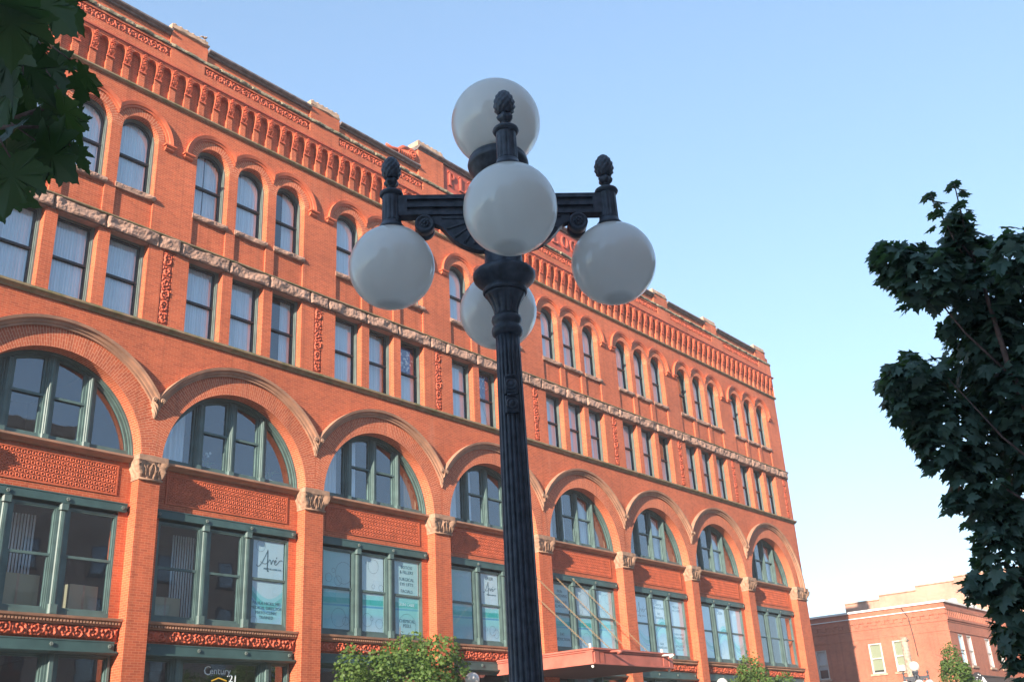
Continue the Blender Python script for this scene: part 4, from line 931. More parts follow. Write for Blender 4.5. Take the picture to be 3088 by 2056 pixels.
# ================================================================== FIVE GLOBE STREET LAMP
def fl(nf, depth, z0, z1):
    def f(r, z, th):
        if z < z0 or z > z1: return r
        q = abs(math.sin(th * nf / 2)); return r - depth * max(0, 1 - (q / .72) ** 2)
    return f
def make_lamp(loc, label, group, rz, detail=True):
    L = thing('street_lamp', loc, label, 'street lamp', group, rz)
    mb = MB()
    prof = [(.24, 0), (.24, .08), (.21, .12), (.19, .22), (.165, .28), (.15, .60), (.13, .66), (.125, .70), (.10, .74), (.088, .78), (.0855, .80)]
    mb.lathe(prof, 48)
    n = 26; pr = [(.0835 - .0275 * k / n, .80 + (3.43 - .80) * k / n) for k in range(n + 1)]; mb.lathe(pr, 144, flute=fl(18, .009, .84, 3.40))
    pr = [(.056, 3.425), (.070, 3.44), (.073, 3.455), (.070, 3.47), (.060, 3.478), (.060, 3.487), (.066, 3.495), (.071, 3.51), (.068, 3.525), (.060, 3.53)]
    mb.lathe(pr, 64)
    pr = [(.058, 3.53), (.057, 3.545), (.060, 3.565), (.068, 3.59), (.080, 3.615), (.092, 3.635), (.096, 3.645)]; mb.lathe(pr, 96, flute=fl(12, .006, 3.535, 3.63))
    pr = [(.100, 3.645), (.106, 3.655), (.104, 3.668), (.094, 3.672), (.100, 3.680), (.118, 3.695), (.135, 3.710), (.145, 3.722), (.149, 3.735), (.148, 3.750), (.138, 3.762), (.120, 3.768), (.115, 3.775), (.102, 3.780), (.092, 3.79), (.089, 3.85), (.088, 4.19), (.092, 4.20), (.092, 4.22), (.085, 4.228)]
    mb.lathe(pr, 64)
    pr = [(.085, 4.225), (.086, 4.24), (.098, 4.27), (.12, 4.30), (.134, 4.32), (.140, 4.335), (.150, 4.345), (.153, 4.36), (.150, 4.375), (.143, 4.382), (.146, 4.39), (.138, 4.402), (.12, 4.405)]
    mb.lathe(pr, 64); mb.build('pole', M['iron'], L)
    mb = MB(); mb.sphere((0, 0, 0), .226, 64, 40); mb.build('globe', M['globe'], L, (0, 0, 4.61))
    # two outlet boxes on the shaft
    for z in (3.165, 3.075):
        mb = MB(); x_ = .058
        mb.box(-.030, .030, -x_ - .016, -x_ + .01, -.040, .040, 0, .004); mb.box(-.024, .024, -x_ - .020, -x_ - .014, -.034, .034, 0)
        i0 = len(mb.v); mb.lathe([(.026, 0), (.027, .006), (.021, .013), (.019, .010), (.012, .010), (.010, .014), (.004, .015)], 20); mb.xform(Matrix.Translation((0, -x_ - .018, 0)) @ Matrix.Rotation(PI / 2, 4, 'X'), i0)
        mb.tube([(-.02, -x_ - .03, .038), (.02, -x_ - .03, .038)], .006, 6)
        o = mb.build('outlet_box', M['iron'], L, (0, 0, z)); o.rotation_euler = (0, 0, math.radians(-48) - rz)
    for k in range(4):
        A = bpy.data.objects.new('arm', None); 
        mb = MB()
        # beam with two sunk grooves a side
        x0, x1, za, zb, t = .085, .500, 4.068, 4.178, .030
        def plate(xz, y): return [(x, y, z) for x, z in xz]
        gr = [(4.086, 4.112), (4.130, 4.156)]
        ge = .455
        for sy in (-1, 1):
            y = sy * t; yi = sy * (t - .012)
            zs_ = [za, gr[0][0], gr[0][1], gr[1][0], gr[1][1], zb]
            for a in (0, 2, 4): mb.face([(x0, y, zs_[a]), (ge, y, zs_[a]), (ge, y, zs_[a + 1]), (x0, y, zs_[a + 1])])
            mb.face([(ge, y, za), (x1, y, za), (x1, y, zb), (ge, y, zb)])
            for g0, g1 in gr:
                mb.face([(x0, yi, g0), (ge, yi, g0), (ge, yi, g1), (x0, yi, g1)])
                for zz in (g0, g1): mb.face([(x0, y, zz), (ge, y, zz), (ge, yi, zz), (x0, yi, zz)])
                mb.face([(ge, y, g0), (ge, y, g1), (ge, yi, g1), (ge, yi, g0)])
        mb.face([(x0, -t, zb), (x1, -t, zb), (x1, t, zb), (x0, t, zb)]); mb.face([(x0, -t, za), (x1, -t, za), (x1, t, za), (x0, t, za)]); mb.face([(x1, -t, za), (x1, t, za), (x1, t, zb), (x1, -t, zb)])
        # fan shaped bracket
        top = [(.335, za - .002), (.085, za - .002)]
        low = [(.085, 3.872), (.12, 3.876), (.16, 3.888), (.20, 3.908), (.235, 3.935), (.262, 3.965), (.280, 3.990), (.300, 4.012), (.325, 4.022), (.335, 4.022)]
        P = [(x, z) for x, z in low] + top; mb.slab(P, -.022, .022)
        for sy in (-1, 1):
            for a, (r0, r1) in zip((-8, 12, 32, 52, 70), ((.03, .19), (.03, .175), (.03, .165), (.03, .155), (.03, .145))):
                ca, sa = math.cos(math.radians(a + 6)), math.sin(math.radians(a + 6)); ox, oz = .10, 4.045
                mb.tube([(ox + r0 * ca, sy * .022, oz - r0 * sa), (ox + r1 * ca, sy * .022, oz - r1 * sa)], [.003, .0075], 6)
        # rosette boss
        for sy in (-1, 1):
            i0 = len(mb.v); mb.lathe([(.047, 0), (.047, .045), (.043, .050), (.034, .050), (.032, .046), (.028, .046)], 32); mb.xform(Matrix.Translation((.372, 0, 4.012)) @ Matrix.Rotation(sy * PI / 2, 4, 'X'), i0)
            for q in range(8): a = q * PI / 4; mb.sphere((.372 + .016 * math.cos(a), sy * .047, 4.012 + .016 * math.sin(a)), .0085, 8, 6)
            mb.sphere((.372, sy * .049, 4.012), .009, 8, 6)
        # socket over the globe
        Lc = (.532, 0, 0)
        pr = [(.066, 4.000), (.064, 4.012), (.055, 4.022), (.050, 4.034), (.049, 4.04)]; mb.lathe(pr, 32, Lc)
        mb.lathe([(.048, 4.038), (.047, 4.05), (.046, 4.10), (.045, 4.18), (.045, 4.185)], 96, Lc, flute=fl(12, .005, 4.045, 4.175))
        mb.lathe([(.046, 4.183), (.055, 4.189), (.059, 4.197), (.056, 4.206), (.048, 4.211), (.030, 4.214), (.016, 4.218), (.014, 4.232), (.022, 4.238), (.018, 4.244)], 32, Lc)
        arm = mb.build('arm', M['iron'], L); arm.rotation_euler = (0, 0, k * PI / 2)
        mb = MB()
        def pine(r, z, th): 
            v = (z - 4.29) / .125; return r * (1 + .11 * abs(math.sin(th * 5 + v * 11)) * abs(math.sin(th * 5 - v * 11)) * 1.5)
        mb.lathe([(.012, 4.236), (.022, 4.245), (.031, 4.256), (.034, 4.268), (.028, 4.280), (.024, 4.286)], 40, Lc, flute=lambda r, z, th: r * (1 + .14 * math.cos(5 * th + z * 40)))
        pr = [(.026, 4.286), (.034, 4.295), (.041, 4.31), (.044, 4.328), (.0435, 4.345), (.040, 4.363), (.034, 4.381), (.025, 4.397), (.014, 4.409), (.003, 4.414)]
        P2 = []
        for a, b in zip(pr[:-1], pr[1:]): P2 += [a, tuple((a[q] * 2 + b[q]) / 3 for q in (0, 1)), tuple((a[q] + b[q] * 2) / 3 for q in (0, 1))]
        mb.lathe(P2 + [pr[-1]], 60, Lc, flute=pine)
        f = mb.build('finial', M['iron'], arm)
        mb = MB(); mb.sphere((0, 0, 0), .2032, 64, 40); g = mb.build('globe', M['globe'], arm, (.532, 0, 3.80))
    return L
lampA = make_lamp((-5.697, -22.791, 0.12), 'tall black fluted lamp post with five white globes filling the middle of the view', 'five globe street lamps', math.radians(-46.4))
# keep the globes at the measured height although the post stands on the pavement
for ch in lampA.children: ch.location.z -= 0.12
for p_, gz, rz, lab in (((15.4, -3.5), 4.06, .3, 'street lamp with its top globe beside the leafy tree left of the main post'), ((30.2, -4.0), 4.19, .2, 'street lamp left of the small tree near the far end of the brick block'),
                        ((40.7, -8.3), 4.79, .5, 'distant five globe lamp in front of the corner building at the lower right')):
    o = copy_tree(lampA); o.location = (p_[0], p_[1], gz - 4.61 + .12); o.rotation_euler = (0, 0, rz); o['label'] = lab

# ================================================================== TREES
HALF = [(0, 0), (.13, -.07), (.33, -.12), (.27, .01), (.41, .06), (.57, .17), (.43, .24), (.46, .35), (.52, .53), (.36, .46), (.24, .43), (.20, .50), (.25, .66), (.12, .72), (0, 1.0)]
def leaf_template(simple=False):
    h = HALF if not simple else [(0, 0), (.33, -.1), (.25, .08), (.55, .2), (.42, .3), (.5, .52), (.22, .45), (.2, .68), (0, 1)]
    pts = h + [(-x, z) for x, z in h[-2:0:-1]]
    v = [(0, 0, .33)] + [(x, -.10 * abs(x) ** 1.0 - .10 * (z - .3) ** 2 - .15 * x * x, z) for x, z in pts]
    n = len(pts); f = [(0, 1 + k, 1 + (k + 1) % n) for k in range(n)]
    return np.array(v), np.array(f)
def toothed(h):
    out = []
    for (x0, z0), (x1, z1) in zip(h[:-1], h[1:]):
        L = math.hypot(x1 - x0, z1 - z0); n = 3 if L > .13 else 2
        for k in range(n):
            t_ = k / n; nx_, nz_ = (z1 - z0) / L, -(x1 - x0) / L; b_ = .0 if k == 0 else (.018 if k % 2 else -.006); out.append((x0 + (x1 - x0) * t_ + nx_ * b_, z0 + (z1 - z0) * t_ + nz_ * b_))
    return out + [h[-1]]
NEARHALF = toothed([(0, 0), (.06, -.05), (.20, -.10), (.36, -.13), (.30, -.02), (.27, .03), (.36, .06), (.44, .12), (.60, .16), (.50, .22), (.42, .25), (.44, .33), (.50, .41), (.55, .55), (.44, .50), (.34, .45), (.25, .42), (.19, .46), (.21, .56), (.27, .68), (.16, .70), (.09, .80), (0, 1.02)])
def near_template():
    # radial rings so that the blade can droop and fold along its veins
    pts = NEARHALF + [(-x, z) for x, z in NEARHALF[-2:0:-1]]; c = (0, .30); v = [(0, 0, c[1])]; n = len(pts); f = []
    for q in (.5, 1.0):
        for x, z in pts:
            xx, zz = x * q, c[1] + (z - c[1]) * q; a = math.atan2(abs(xx), zz); vein = min(abs(a - v_) for v_ in (0, .75, 1.75)); r_ = math.hypot(xx, zz - .05)
            v.append((xx, -.22 * r_ * r_ + .16 * r_ * min(vein, .35), zz))
    for k in range(n):
        k2 = (k + 1) % n; f.append((0, 1 + k, 1 + k2)); f.append((1 + k, 1 + n + k, 1 + n + k2)); f.append((1 + k, 1 + n + k2, 1 + k2))
    return np.array(v), np.array(f)
def leaves_mesh(name, leaves, m, simple=False, petiole=False):
    """leaves: list of (pos, normal, tip direction, size)"""
    V, F = near_template() if simple == 'near' else leaf_template(simple); nv = len(V); allv = np.zeros((len(leaves) * nv, 3)); allf = np.zeros((len(leaves) * len(F), 3), dtype=np.int64)
    for k, (p, nrm, tip, s) in enumerate(leaves):
        nn = Vector(nrm).normalized(); tt = Vector(tip); tt = (tt - nn * tt.dot(nn)).normalized(); xx = tt.cross(nn)
        Rm = np.array([xx, nn, tt]); bend = 1
        allv[k * nv:(k + 1) * nv] = np.array(p) + (V - np.array([0, 0, .33])) @ Rm * s
        allf[k * len(F):(k + 1) * len(F)] = F + k * nv
    me = bpy.data.meshes.new(name); me.from_pydata(allv.tolist(), [], allf.tolist()); me.materials.append(m)
    if simple == 'near': me.polygons.foreach_set('use_smooth', [True] * len(me.polygons))
    me.update(); return me
def crown_leaves(ells, dens, size, seed, droop=.5, fill=.5):
    r = random.Random(seed); out = []
    for x, y, z, rh, rv in ells:
        n = int(dens * (rh * rh * 2 + rh * rv * 4))
        for k in range(n):
            d = Vector((r.gauss(0, 1), r.gauss(0, 1), r.gauss(0, 1))).normalized(); q = r.uniform(fill, 1.0) ** .6 * r.uniform(.85, 1.06)
            p = Vector((x + d.x * rh * q, y + d.y * rh * q, z + d.z * rv * q))
            nrm = Vector((d.x * .8 + r.gauss(0, .45), d.y * .8 + r.gauss(0, .45), .75 + r.gauss(0, .35)))
            tip = Vector((d.x + r.gauss(0, .4), d.y + r.gauss(0, .4), -droop + r.gauss(0, .35)))
            out.append((p, nrm, tip, size * r.uniform(.65, 1.15)))
    return out
# right foreground maple
RT = [(-0.36,-23.72,4.35,0.52,0.84),(-1.21,-23.50,5.02,0.36,0.30),(-1.32,-23.33,5.16,0.23,0.21),(-1.05,-23.78,5.17,0.22,0.26),(-1.10,-23.82,5.38,0.13,0.16),(-1.26,-24.17,4.95,0.20,0.30),(-0.64,-23.78,4.87,0.38,0.47),(-1.00,-23.20,4.26,0.32,0.27),(-1.13,-23.06,4.19,0.17,0.19),(-0.75,-23.28,3.85,0.36,0.42),(-0.92,-23.14,3.92,0.19,0.23),(-0.62,-23.38,3.42,0.29,0.42),(-0.51,-23.41,2.85,0.26,0.57),(-0.64,-23.21,2.66,0.13,0.15),(-0.46,-23.34,2.30,0.18,0.42),(-0.13,-23.76,3.50,0.44,1.20)]
RT2 = [(.3, -24.3, 4.2, .8, 1.2), (.2, -24.6, 3.2, .7, .9), (-.5, -24.5, 4.4, .5, .7), (.5, -23.9, 2.7, .6, .7)]
t = thing('maple_tree', (-.30, -23.95, 0.12), 'dark shaded young maple at the right edge of the view, its leaves against the sky', 'tree', 'maples on the near pavement')
rr_ = random.Random(77); RS = []
for x, y, z, rh, rv in RT:
    RS.append((x, y, z, rh * .93, rv * .93))
    for q in range(3 if rh > .2 else 1):      # small outlying sprays break the outline
        d_ = Vector((rr_.gauss(0, 1), rr_.gauss(0, 1), rr_.gauss(0, 1))).normalized(); RS.append((x + d_.x * rh * .95, y + d_.y * rh * .95, z + d_.z * rv * .95, .10, .09))
ls = crown_leaves(RS, 400, .13, 11, .5, .4) + crown_leaves(RT2, 150, .14, 12, .5, .4)
for k, (sx, sy, sz) in enumerate([(-1.20, -23.88, 5.76), (-1.31, -23.70, 5.68), (-1.24, -23.90, 5.55), (-1.32, -23.74, 5.5)]):
    r = random.Random(k)
    for q in range(7): a = q * .9; ls.append((Vector((sx + .05 * math.cos(a), sy + .05 * math.sin(a), sz - .02 * q)), Vector((math.cos(a) * .5, math.sin(a) * .5, .8)), Vector((math.cos(a), math.sin(a), .25)), .09))
for a_, b_ in (((-1.20, -23.88, 5.74), (-1.05, -23.82, 5.12)), ((-1.31, -23.70, 5.66), (-1.16, -23.76, 5.15))):      # sparse leader shoots
    a_, b_ = Vector(a_), Vector(b_); r = random.Random(int(a_.z * 100))
    for q in range(11):
        v_ = q / 11; an = q * 2.4; dv = Vector((math.cos(an), math.sin(an), .15)); ls.append((a_.lerp(b_, v_) + dv * (.05 + .09 * v_), Vector((dv.x * .4 + r.gauss(0, .2), dv.y * .4, .9)), Vector((dv.x, dv.y, -.35 + r.gauss(0, .2))), .085 + .05 * v_))
ls = [(p - Vector(t.location), n_, tp, s_) for p, n_, tp, s_ in ls]
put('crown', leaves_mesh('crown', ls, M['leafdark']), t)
mb = MB(); mb.tube([(0, 0, 0), (-.02, 0, 1.2), (-.05, .03, 2.4), (-.15, .06, 3.4), (-.40, .12, 4.2), (-.68, .10, 4.9), (-.80, .10, 5.2), (-.90, .07, 5.62)], [.09, .07, .055, .042, .024, .015, .009, .004], 10); mb.tube([(-.78, .1, 5.0), (-.88, .19, 5.25), (-1.01, .25, 5.52)], [.009, .006, .003], 6)
for a, b, r_ in (((-.1, .04, 2.9), (-.6, .7, 3.75), .014), ((-.15, .06, 3.3), (-.75, .5, 4.1), .013), ((-.40, .12, 4.1), (-.95, .5, 4.95), .012), ((-.05, 0, 2.4), (-.25, .6, 2.7), .02), ((-.1, 0, 2.8), (.6, -.5, 3.8), .025), ((-.68, .1, 4.8), (-1.0, .24, 5.55), .012)):
    a, b = Vector(a), Vector(b); mb.tube([a, a.lerp(b, .5) + Vector((0, 0, -.08)), b], [r_, r_ * .7, r_ * .25], 7)
mb.build('trunk', M['trunk'], t)
# left foreground maple: big leaves close to the camera
LT = [(-8.608,-24.262,2.647,0.150),(-8.533,-24.127,2.776,0.150),(-8.529,-24.216,2.717,0.160),(-8.427,-23.922,2.970,0.150),(-8.451,-24.086,2.850,0.130),(-8.593,-24.250,2.624,0.150),(-8.533,-24.077,2.714,0.150),(-8.367,-23.722,3.026,0.100),(-8.549,-24.142,2.635,0.150),(-8.457,-24.003,2.751,0.150),(-8.411,-23.830,2.846,0.150),(-8.395,-23.946,2.816,0.130),(-8.345,-23.971,2.820,0.085),(-8.408,-24.040,2.772,0.035),(-8.311,-23.882,2.859,0.090),(-8.340,-23.769,2.902,0.120),(-8.386,-23.996,2.701,0.140),(-8.533,-24.121,2.598,0.150),(-8.424,-23.871,2.730,0.09),(-8.483,-24.013,2.598,0.130),(-8.412,-24.032,2.583,0.170),(-8.345,-23.974,2.643,0.080),(-8.353,-23.788,2.753,0.110),(-8.412,-23.841,2.676,0.140),(-8.488,-24.069,2.493,0.150),(-8.317,-23.774,2.708,0.060),(-8.427,-23.894,2.572,0.140),(-8.338,-23.916,2.743,0.100),(-8.401,-23.750,3.077,0.150),(-8.354,-23.632,2.898,0.140),(-8.330,-23.627,3.057,0.130)]
t = thing('maple_tree', (-9.2, -22.4, 0.12), 'large dark maple leaves hanging from a near branch at the top left corner', 'tree', 'maples on the near pavement')
r = random.Random(5); ls = []
for x, y, z, s in LT:
    nrm = Vector((.55 + r.gauss(0, .30), .45 + r.gauss(0, .30), .62 + r.gauss(0, .28))); tip = Vector((r.gauss(.15, .45), r.gauss(-.1, .45), -1)); ls.append((Vector((x, y, z)), nrm, tip, s * .72))
base_ = list(ls); stalks = []
for p_, n_, tp_, s_ in base_:
    for q in range(4):
        off = Vector((-.643, .764, .05)) * r.uniform(0, .11) + Vector((0, 0, r.uniform(-.05, .07))); nn = Vector((.5 + r.gauss(0, .4), .4 + r.gauss(0, .4), .6 + r.gauss(0, .3))); ls.append((p_ + off + Vector((.04, .12, .08)) * r.random(), nn, Vector((r.gauss(.1, .6), r.gauss(-.1, .6), -1)), s_ * r.uniform(.35, .6)))
    stalks.append((p_ - tp_.normalized() * s_ * .3, p_ - tp_.normalized() * s_ * .75 + Vector((-.02, .03, .02))))
ls += crown_leaves([(-9.35, -22.1, 3.5, .6, .55), (-9.8, -21.5, 3.2, .9, .7), (-10.0, -22.3, 3.7, .8, .6)], 110, .15, 8, .6, .3)
ls = [(p - Vector(t.location), n_, tp, s_) for p, n_, tp, s_ in ls]
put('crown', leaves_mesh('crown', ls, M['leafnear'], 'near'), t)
mb = MB(); [mb.tube([a_ - Vector(t.location), b_ - Vector(t.location)], .0016, 5) for a_, b_ in stalks]; mb.tube([(0, 0, 0), (.02, 0, 1.4), (.0, -.05, 2.6), (-.1, -.1, 3.6), (-.1, -.1, 4.3)], [.10, .08, .06, .04, .01], 10)
o_ = Vector(t.location)
for pts, rr in (([(-9.2, -22.45, 2.5), (-8.85, -23.0, 2.72), (-8.55, -23.60, 2.75), (-8.44, -23.85, 2.72), (-8.40, -23.98, 2.72)], [.03, .022, .014, .009, .006]), ([(-8.46, -23.80, 2.73), (-8.42, -23.90, 2.80), (-8.36, -23.93, 2.82)], [.006, .004, .002]), ([(-8.6, -23.5, 2.75), (-8.5, -23.8, 2.9), (-8.5, -24.1, 2.82)], [.012, .007, .003]), ([(-8.5, -23.7, 2.74), (-8.46, -23.95, 2.66), (-8.42, -24.03, 2.64)], [.006, .004, .002])):
    mb.tube([Vector(p) - o_ for p in pts], rr, 7)
mb.build('trunk', M['trunk'], t)
# street trees beside the brick block
def street_tree(x, y, ztop, w, seed, label, group, gz=None, size=.12, dens=60, lower=2.4, ells=None, m='leafgreen'):
    gz = G(x, y) + .12 if gz is None else gz; t = thing('street_tree', (x, y, gz), label, 'tree', group); r = random.Random(seed); H = ztop - gz
    if ells is None:
        ells = [(0, 0, H - w * .52, w * .24, w * .42), (0, 0, (lower + H) / 2 - .3, w * .36, (H - lower) * .33)]
        for k in range(20):
            a = k * 2.4 + r.uniform(-.3, .3); rr = w * r.uniform(.20, .47); zz = lower + (H - lower) * r.uniform(.10, 1.0 - .95 * rr / w); ells.append((rr * math.cos(a), rr * math.sin(a), zz, w * r.uniform(.07, .17), w * r.uniform(.07, .17)))
    ls = crown_leaves(ells, dens, size, seed, .35, .5)
    put('crown', leaves_mesh('crown', ls, M[m], True), t)
    mb = MB(); mb.tube([(0, 0, 0), (.03, 0, H * .4), (0, .02, H * .7), (.02, 0, H * .95)], [.08, .06, .035, .008], 8)
    for k in range(7): a = k * 2.4; z0 = H * (.42 + .06 * k); mb.tube([(0, 0, z0), (w * .18 * math.cos(a), w * .18 * math.sin(a), z0 + .35), (w * .36 * math.cos(a), w * .36 * math.sin(a), z0 + .6)], [.025, .015, .005], 6)
    mb.build('trunk', M['trunk'], t); return t
GT = 'small maples along the far pavement'
street_tree(12.7, -3.1, 5.85, 4.6, 21, 'rounded bright green street tree at the bottom left of the lamp post', GT, dens=210, size=.105)
street_tree(34.6, -3.1, 6.1, 2.9, 22, 'bright green tree at the far brick piers, taller of the two there', GT, dens=230, size=.11)
street_tree(37.6, -3.3, 5.25, 2.0, 25, 'lower bright green tree just right of the taller one by the far piers', GT, dens=230, size=.11)
street_tree(-5.0, -3.2, 6.2, 4.4, 23, 'street tree left of the frame shading the foot of the first brick pier', GT, dens=60, size=.16)
street_tree(44.4, -8.9, 6.3, 2.3, 24, 'darker green small tree before the corner of the far red brick building', GT, gz=.2, dens=260, size=.105)

# ================================================================== CORNER BUILDING AT THE RIGHT
X0, Y0 = 68.0, -1.8
CB = thing('corner_building', (X0, Y0, .1), 'two storey red brick corner building with white trimmed roof edge at the lower right', 'building')
def cpart(mb, name, mats, label=None):
    o = mb.build(name, mats, CB); o.location = -Vector(CB.location)
    if label: o['label'] = label
    return o
mb = MB(); XE, YE = 100, 26
lw = [(3.24, 4.24, 6.28, 8.42), (1.62, 2.42, 6.28, 8.46), (7.55, 8.45, 6.22, 8.34), (11.5, 12.5, 6.22, 8.34)]   # y0,y1,z0,z1 on the side wall
fw = [(69.72, 70.85), (71.60, 72.75), (76.0, 77.2), (79.2, 80.3), (82.4, 83.5), (86, 87.1), (90, 91.1)]
# side wall with openings
ys = sorted({Y0, YE} | {q for w in lw for q in w[:2]})
for a, b in zip(ys[:-1], ys[1:]):
    w = next((w for w in lw if abs(w[0] - a) < 1e-6), None)
    for z0, z1 in ([(0, w[2]), (w[3], 10.7)] if w else [(0, 10.7)]): mb.face([(X0, b, z0), (X0, a, z0), (X0, a, z1), (X0, b, z1)])
    if w:
        for yy in (a, b): mb.face([(X0, yy, w[2]), (X0 + .25, yy, w[2]), (X0 + .25, yy, w[3]), (X0, yy, w[3])])
        for zz in (w[2], w[3]): mb.face([(X0, a, zz), (X0 + .25, a, zz), (X0 + .25, b, zz), (X0, b, zz)])
xs = sorted({X0, XE} | {q for w in fw for q in w})
for a, b in zip(xs[:-1], xs[1:]):
    w = any(abs(q[0] - a) < 1e-6 for q in fw)
    for z0, z1 in ([(5.6, 6.42), (8.58, 10.7)] if w else [(5.6, 10.7)]): mb.face([(a, Y0, z0), (b, Y0, z0), (b, Y0, z1), (a, Y0, z1)])
    if w:
        for xx in (a, b): mb.face([(xx, Y0, 6.42), (xx, Y0 + .2, 6.42), (xx, Y0 + .2, 8.58), (xx, Y0, 8.58)])
        for zz in (6.42, 8.58): mb.face([(a, Y0, zz), (a, Y0 + .2, zz), (b, Y0 + .2, zz), (b, Y0, zz)])
mb.box(X0, XE, Y0 + .6, Y0 + .7, 0, 5.6); mb.face([(XE, Y0, 0), (XE, YE, 0), (XE, YE, 10.7), (XE, Y0, 10.7)]); mb.face([(X0, YE, 0), (XE, YE, 0), (XE, YE, 10.7), (X0, YE, 10.7)])
# brick corbel tables
for k in range(30): mb.box(X0 - .06, X0, Y0 + .5 + k * .66, Y0 + .5 + k * .66 + .30, 9.66, 9.90)
mb.box(X0 - .07, X0, Y0 - .07, YE, 9.90, 9.98); mb.box(X0 - .05, X0, Y0 - .05, YE, 9.42, 9.50); mb.box(X0 - .03, X0, Y0, YE, 8.75, 8.82)
mb.box(X0, XE, Y0 - .10, Y0, 10.18, 10.34); mb.box(X0, XE, Y0 - .10, Y0, 9.50, 9.66)
for k in range(70): mb.box(X0 + .1 + k * .42, X0 + .1 + k * .42 + .20, Y0 - .08, Y0, 9.66, 10.18)
mb.box(X0, XE, Y0 - .05, Y0, 8.66, 8.74); mb.box(X0, XE, Y0 - .05, Y0, 9.36, 9.42)
cpart(mb, 'brick_wall', M['brick2'])
mb = MB(); mb.box(X0 - .14, XE, Y0 - .14, Y0 + .3, 10.7, 10.84); mb.box(X0 - .14, X0 + .3, Y0 + .3, YE, 10.7, 10.84); mb.box(X0 - .10, X0 - .0, Y0 - .05, YE, 10.28, 10.34); cpart(mb, 'white_coping', M['white'])
mb = MB(); mb.box(X0 + .3, XE - .1, Y0 + .3, YE - .1, 10.3, 10.4); cpart(mb, 'roof', M['coping'])
for y0_, y1_, z0, z1 in lw:
    mb = MB(); xx = X0 + .04
    mb.box(xx, xx + .12, y0_, y0_ + .12, z0, z1); mb.box(xx, xx + .12, y1_ - .12, y1_, z0, z1); mb.box(xx, xx + .12, y0_ + .12, y1_ - .12, z1 - .10, z1); mb.box(xx, xx + .12, y0_ + .12, y1_ - .12, z0, z0 + .10); mb.box(xx + .02, xx + .12, y0_ + .12, y1_ - .12, (z0 + z1) / 2 - .04, (z0 + z1) / 2 + .04)
    w_ = cpart(mb, 'window', M['trim']); q = MB(); q.face([(xx + .08, y0_ + .1, z0 + .1), (xx + .08, y1_ - .1, z0 + .1), (xx + .08, y1_ - .1, z1 - .1), (xx + .08, y0_ + .1, z1 - .1)]); q.build('pane', M['glass'], w_)
    q = MB(); q.box(xx + .13, xx + .15, y0_ + .05, y1_ - .05, z0 + (.25 if y0_ < 5 else .7), z1 - .05); q.build('roller_shade', M['shade'] if y0_ < 5 else M['white'], w_)
    q = MB(); q.box(X0 - .10, X0 + .2, y0_ - .14, y1_ + .14, z0 - .14, z0); q.build('sill', M['palestone'], w_)
    if y0_ == 1.62:
        q = MB(); q.box(X0 - .30, X0 + .1, 1.78, 2.26, z0 + .03, z0 + .42); 
        for k in range(7): q.box(X0 - .31, X0 - .30, 1.82, 2.22, z0 + .08 + .045 * k, z0 + .10 + .045 * k)
        q.build('air_conditioner', M['white'], w_)
mb = MB(); mb.box(X0 + .3, X0 + .4, Y0 + .3, 14, 5.7, 9); mb.box(X0 + .4, XE - 1, Y0 + .45, Y0 + .5, 5.7, 9); cpart(mb, 'interior_wall', M['interior'])
for a, b in fw:
    mb = MB(); yy = Y0 + .02
    mb.box(a, a + .10, yy, yy + .12, 6.42, 8.58); mb.box(b - .10, b, yy, yy + .12, 6.42, 8.58); mb.box(a + .1, b - .1, yy, yy + .12, 8.48, 8.58); mb.box(a + .1, b - .1, yy, yy + .12, 6.42, 6.52); mb.box(a + .1, b - .1, yy + .02, yy + .12, 7.46, 7.53)
    w_ = cpart(mb, 'window', M['trim']); q = MB(); q.face([(a + .08, yy + .09, 6.5), (b - .08, yy + .09, 6.5), (b - .08, yy + .09, 8.5), (a + .08, yy + .09, 8.5)]); q.build('pane', M['glass'], w_)
    q = MB(); q.box(a + .05, b - .05, yy + .15, yy + .17, 6.62, 8.5); q.build('roller_shade', M['white'], w_)
    q = MB(); q.box(a - .1, b + .1, Y0 - .10, Y0 + .15, 6.30, 6.42); q.build('sill', M['palestone'], w_)
mb = MB(); mb.box(X0 + .1, XE, Y0 - .25, Y0 + .6, 5.30, 5.72); mb.box(X0 + .1, XE, Y0 - .32, Y0, 5.70, 5.78); mb.box(X0 + .1, XE, Y0 - .12, Y0 + .6, 3.9, 5.3); cpart(mb, 'shop_fascia', M['sign'])
mb = MB(); mb.tube([(X0 - .05, 1.3, 10.75), (X0 - .08, 1.15, 10.45), (X0 - .06, .87, 9.94), (X0 - .06, .75, 8.4), (X0 - .06, .70, 7.2)], .03, 6); cpart(mb, 'cable', M['sign'])
mb = MB(); mb.tube([(X0 + .8, Y0, 7.1), (X0 + .2, Y0 - .5, 7.1), (X0 - .3, Y0 - .8, 7.0)], .03, 6); cpart(mb, 'sign_bracket', M['sign'])
sg = thing('hanging_sign', (70.72, Y0 - .55, 4.9), 'round topped dark sign with white lettering under the corner building windows', 'sign')
mb = MB(); P = [(-1.05, -.6), (1.05, -.6), (1.05, .35)] + [(1.05 * math.cos(a), .35 + .66 * math.sin(a)) for a in [k * PI / 12 for k in range(1, 12)]] + [(-1.05, .35)]; mb.slab(P, 0, .16); mb.build('board', M['sign'], sg)
mb = text_mesh([('SoHo', -.05, -.02, .75, 0, 'CENTER')], 'l', None, .01); mb.build('lettering', M['signwhite'], sg, (0, -.02, 0))
mb = MB(); [mb.sphere((x_, -.02, z_), .045, 8, 6) for x_, z_ in ((-.55, .62), (-.15, .84), (.25, .80))]; mb.tube([(.95, -.03, .0), (.85, -.03, .3), (.75, -.03, .7)], [.16, .2, .03], 10); mb.build('emblem', M['signwhite'], sg)
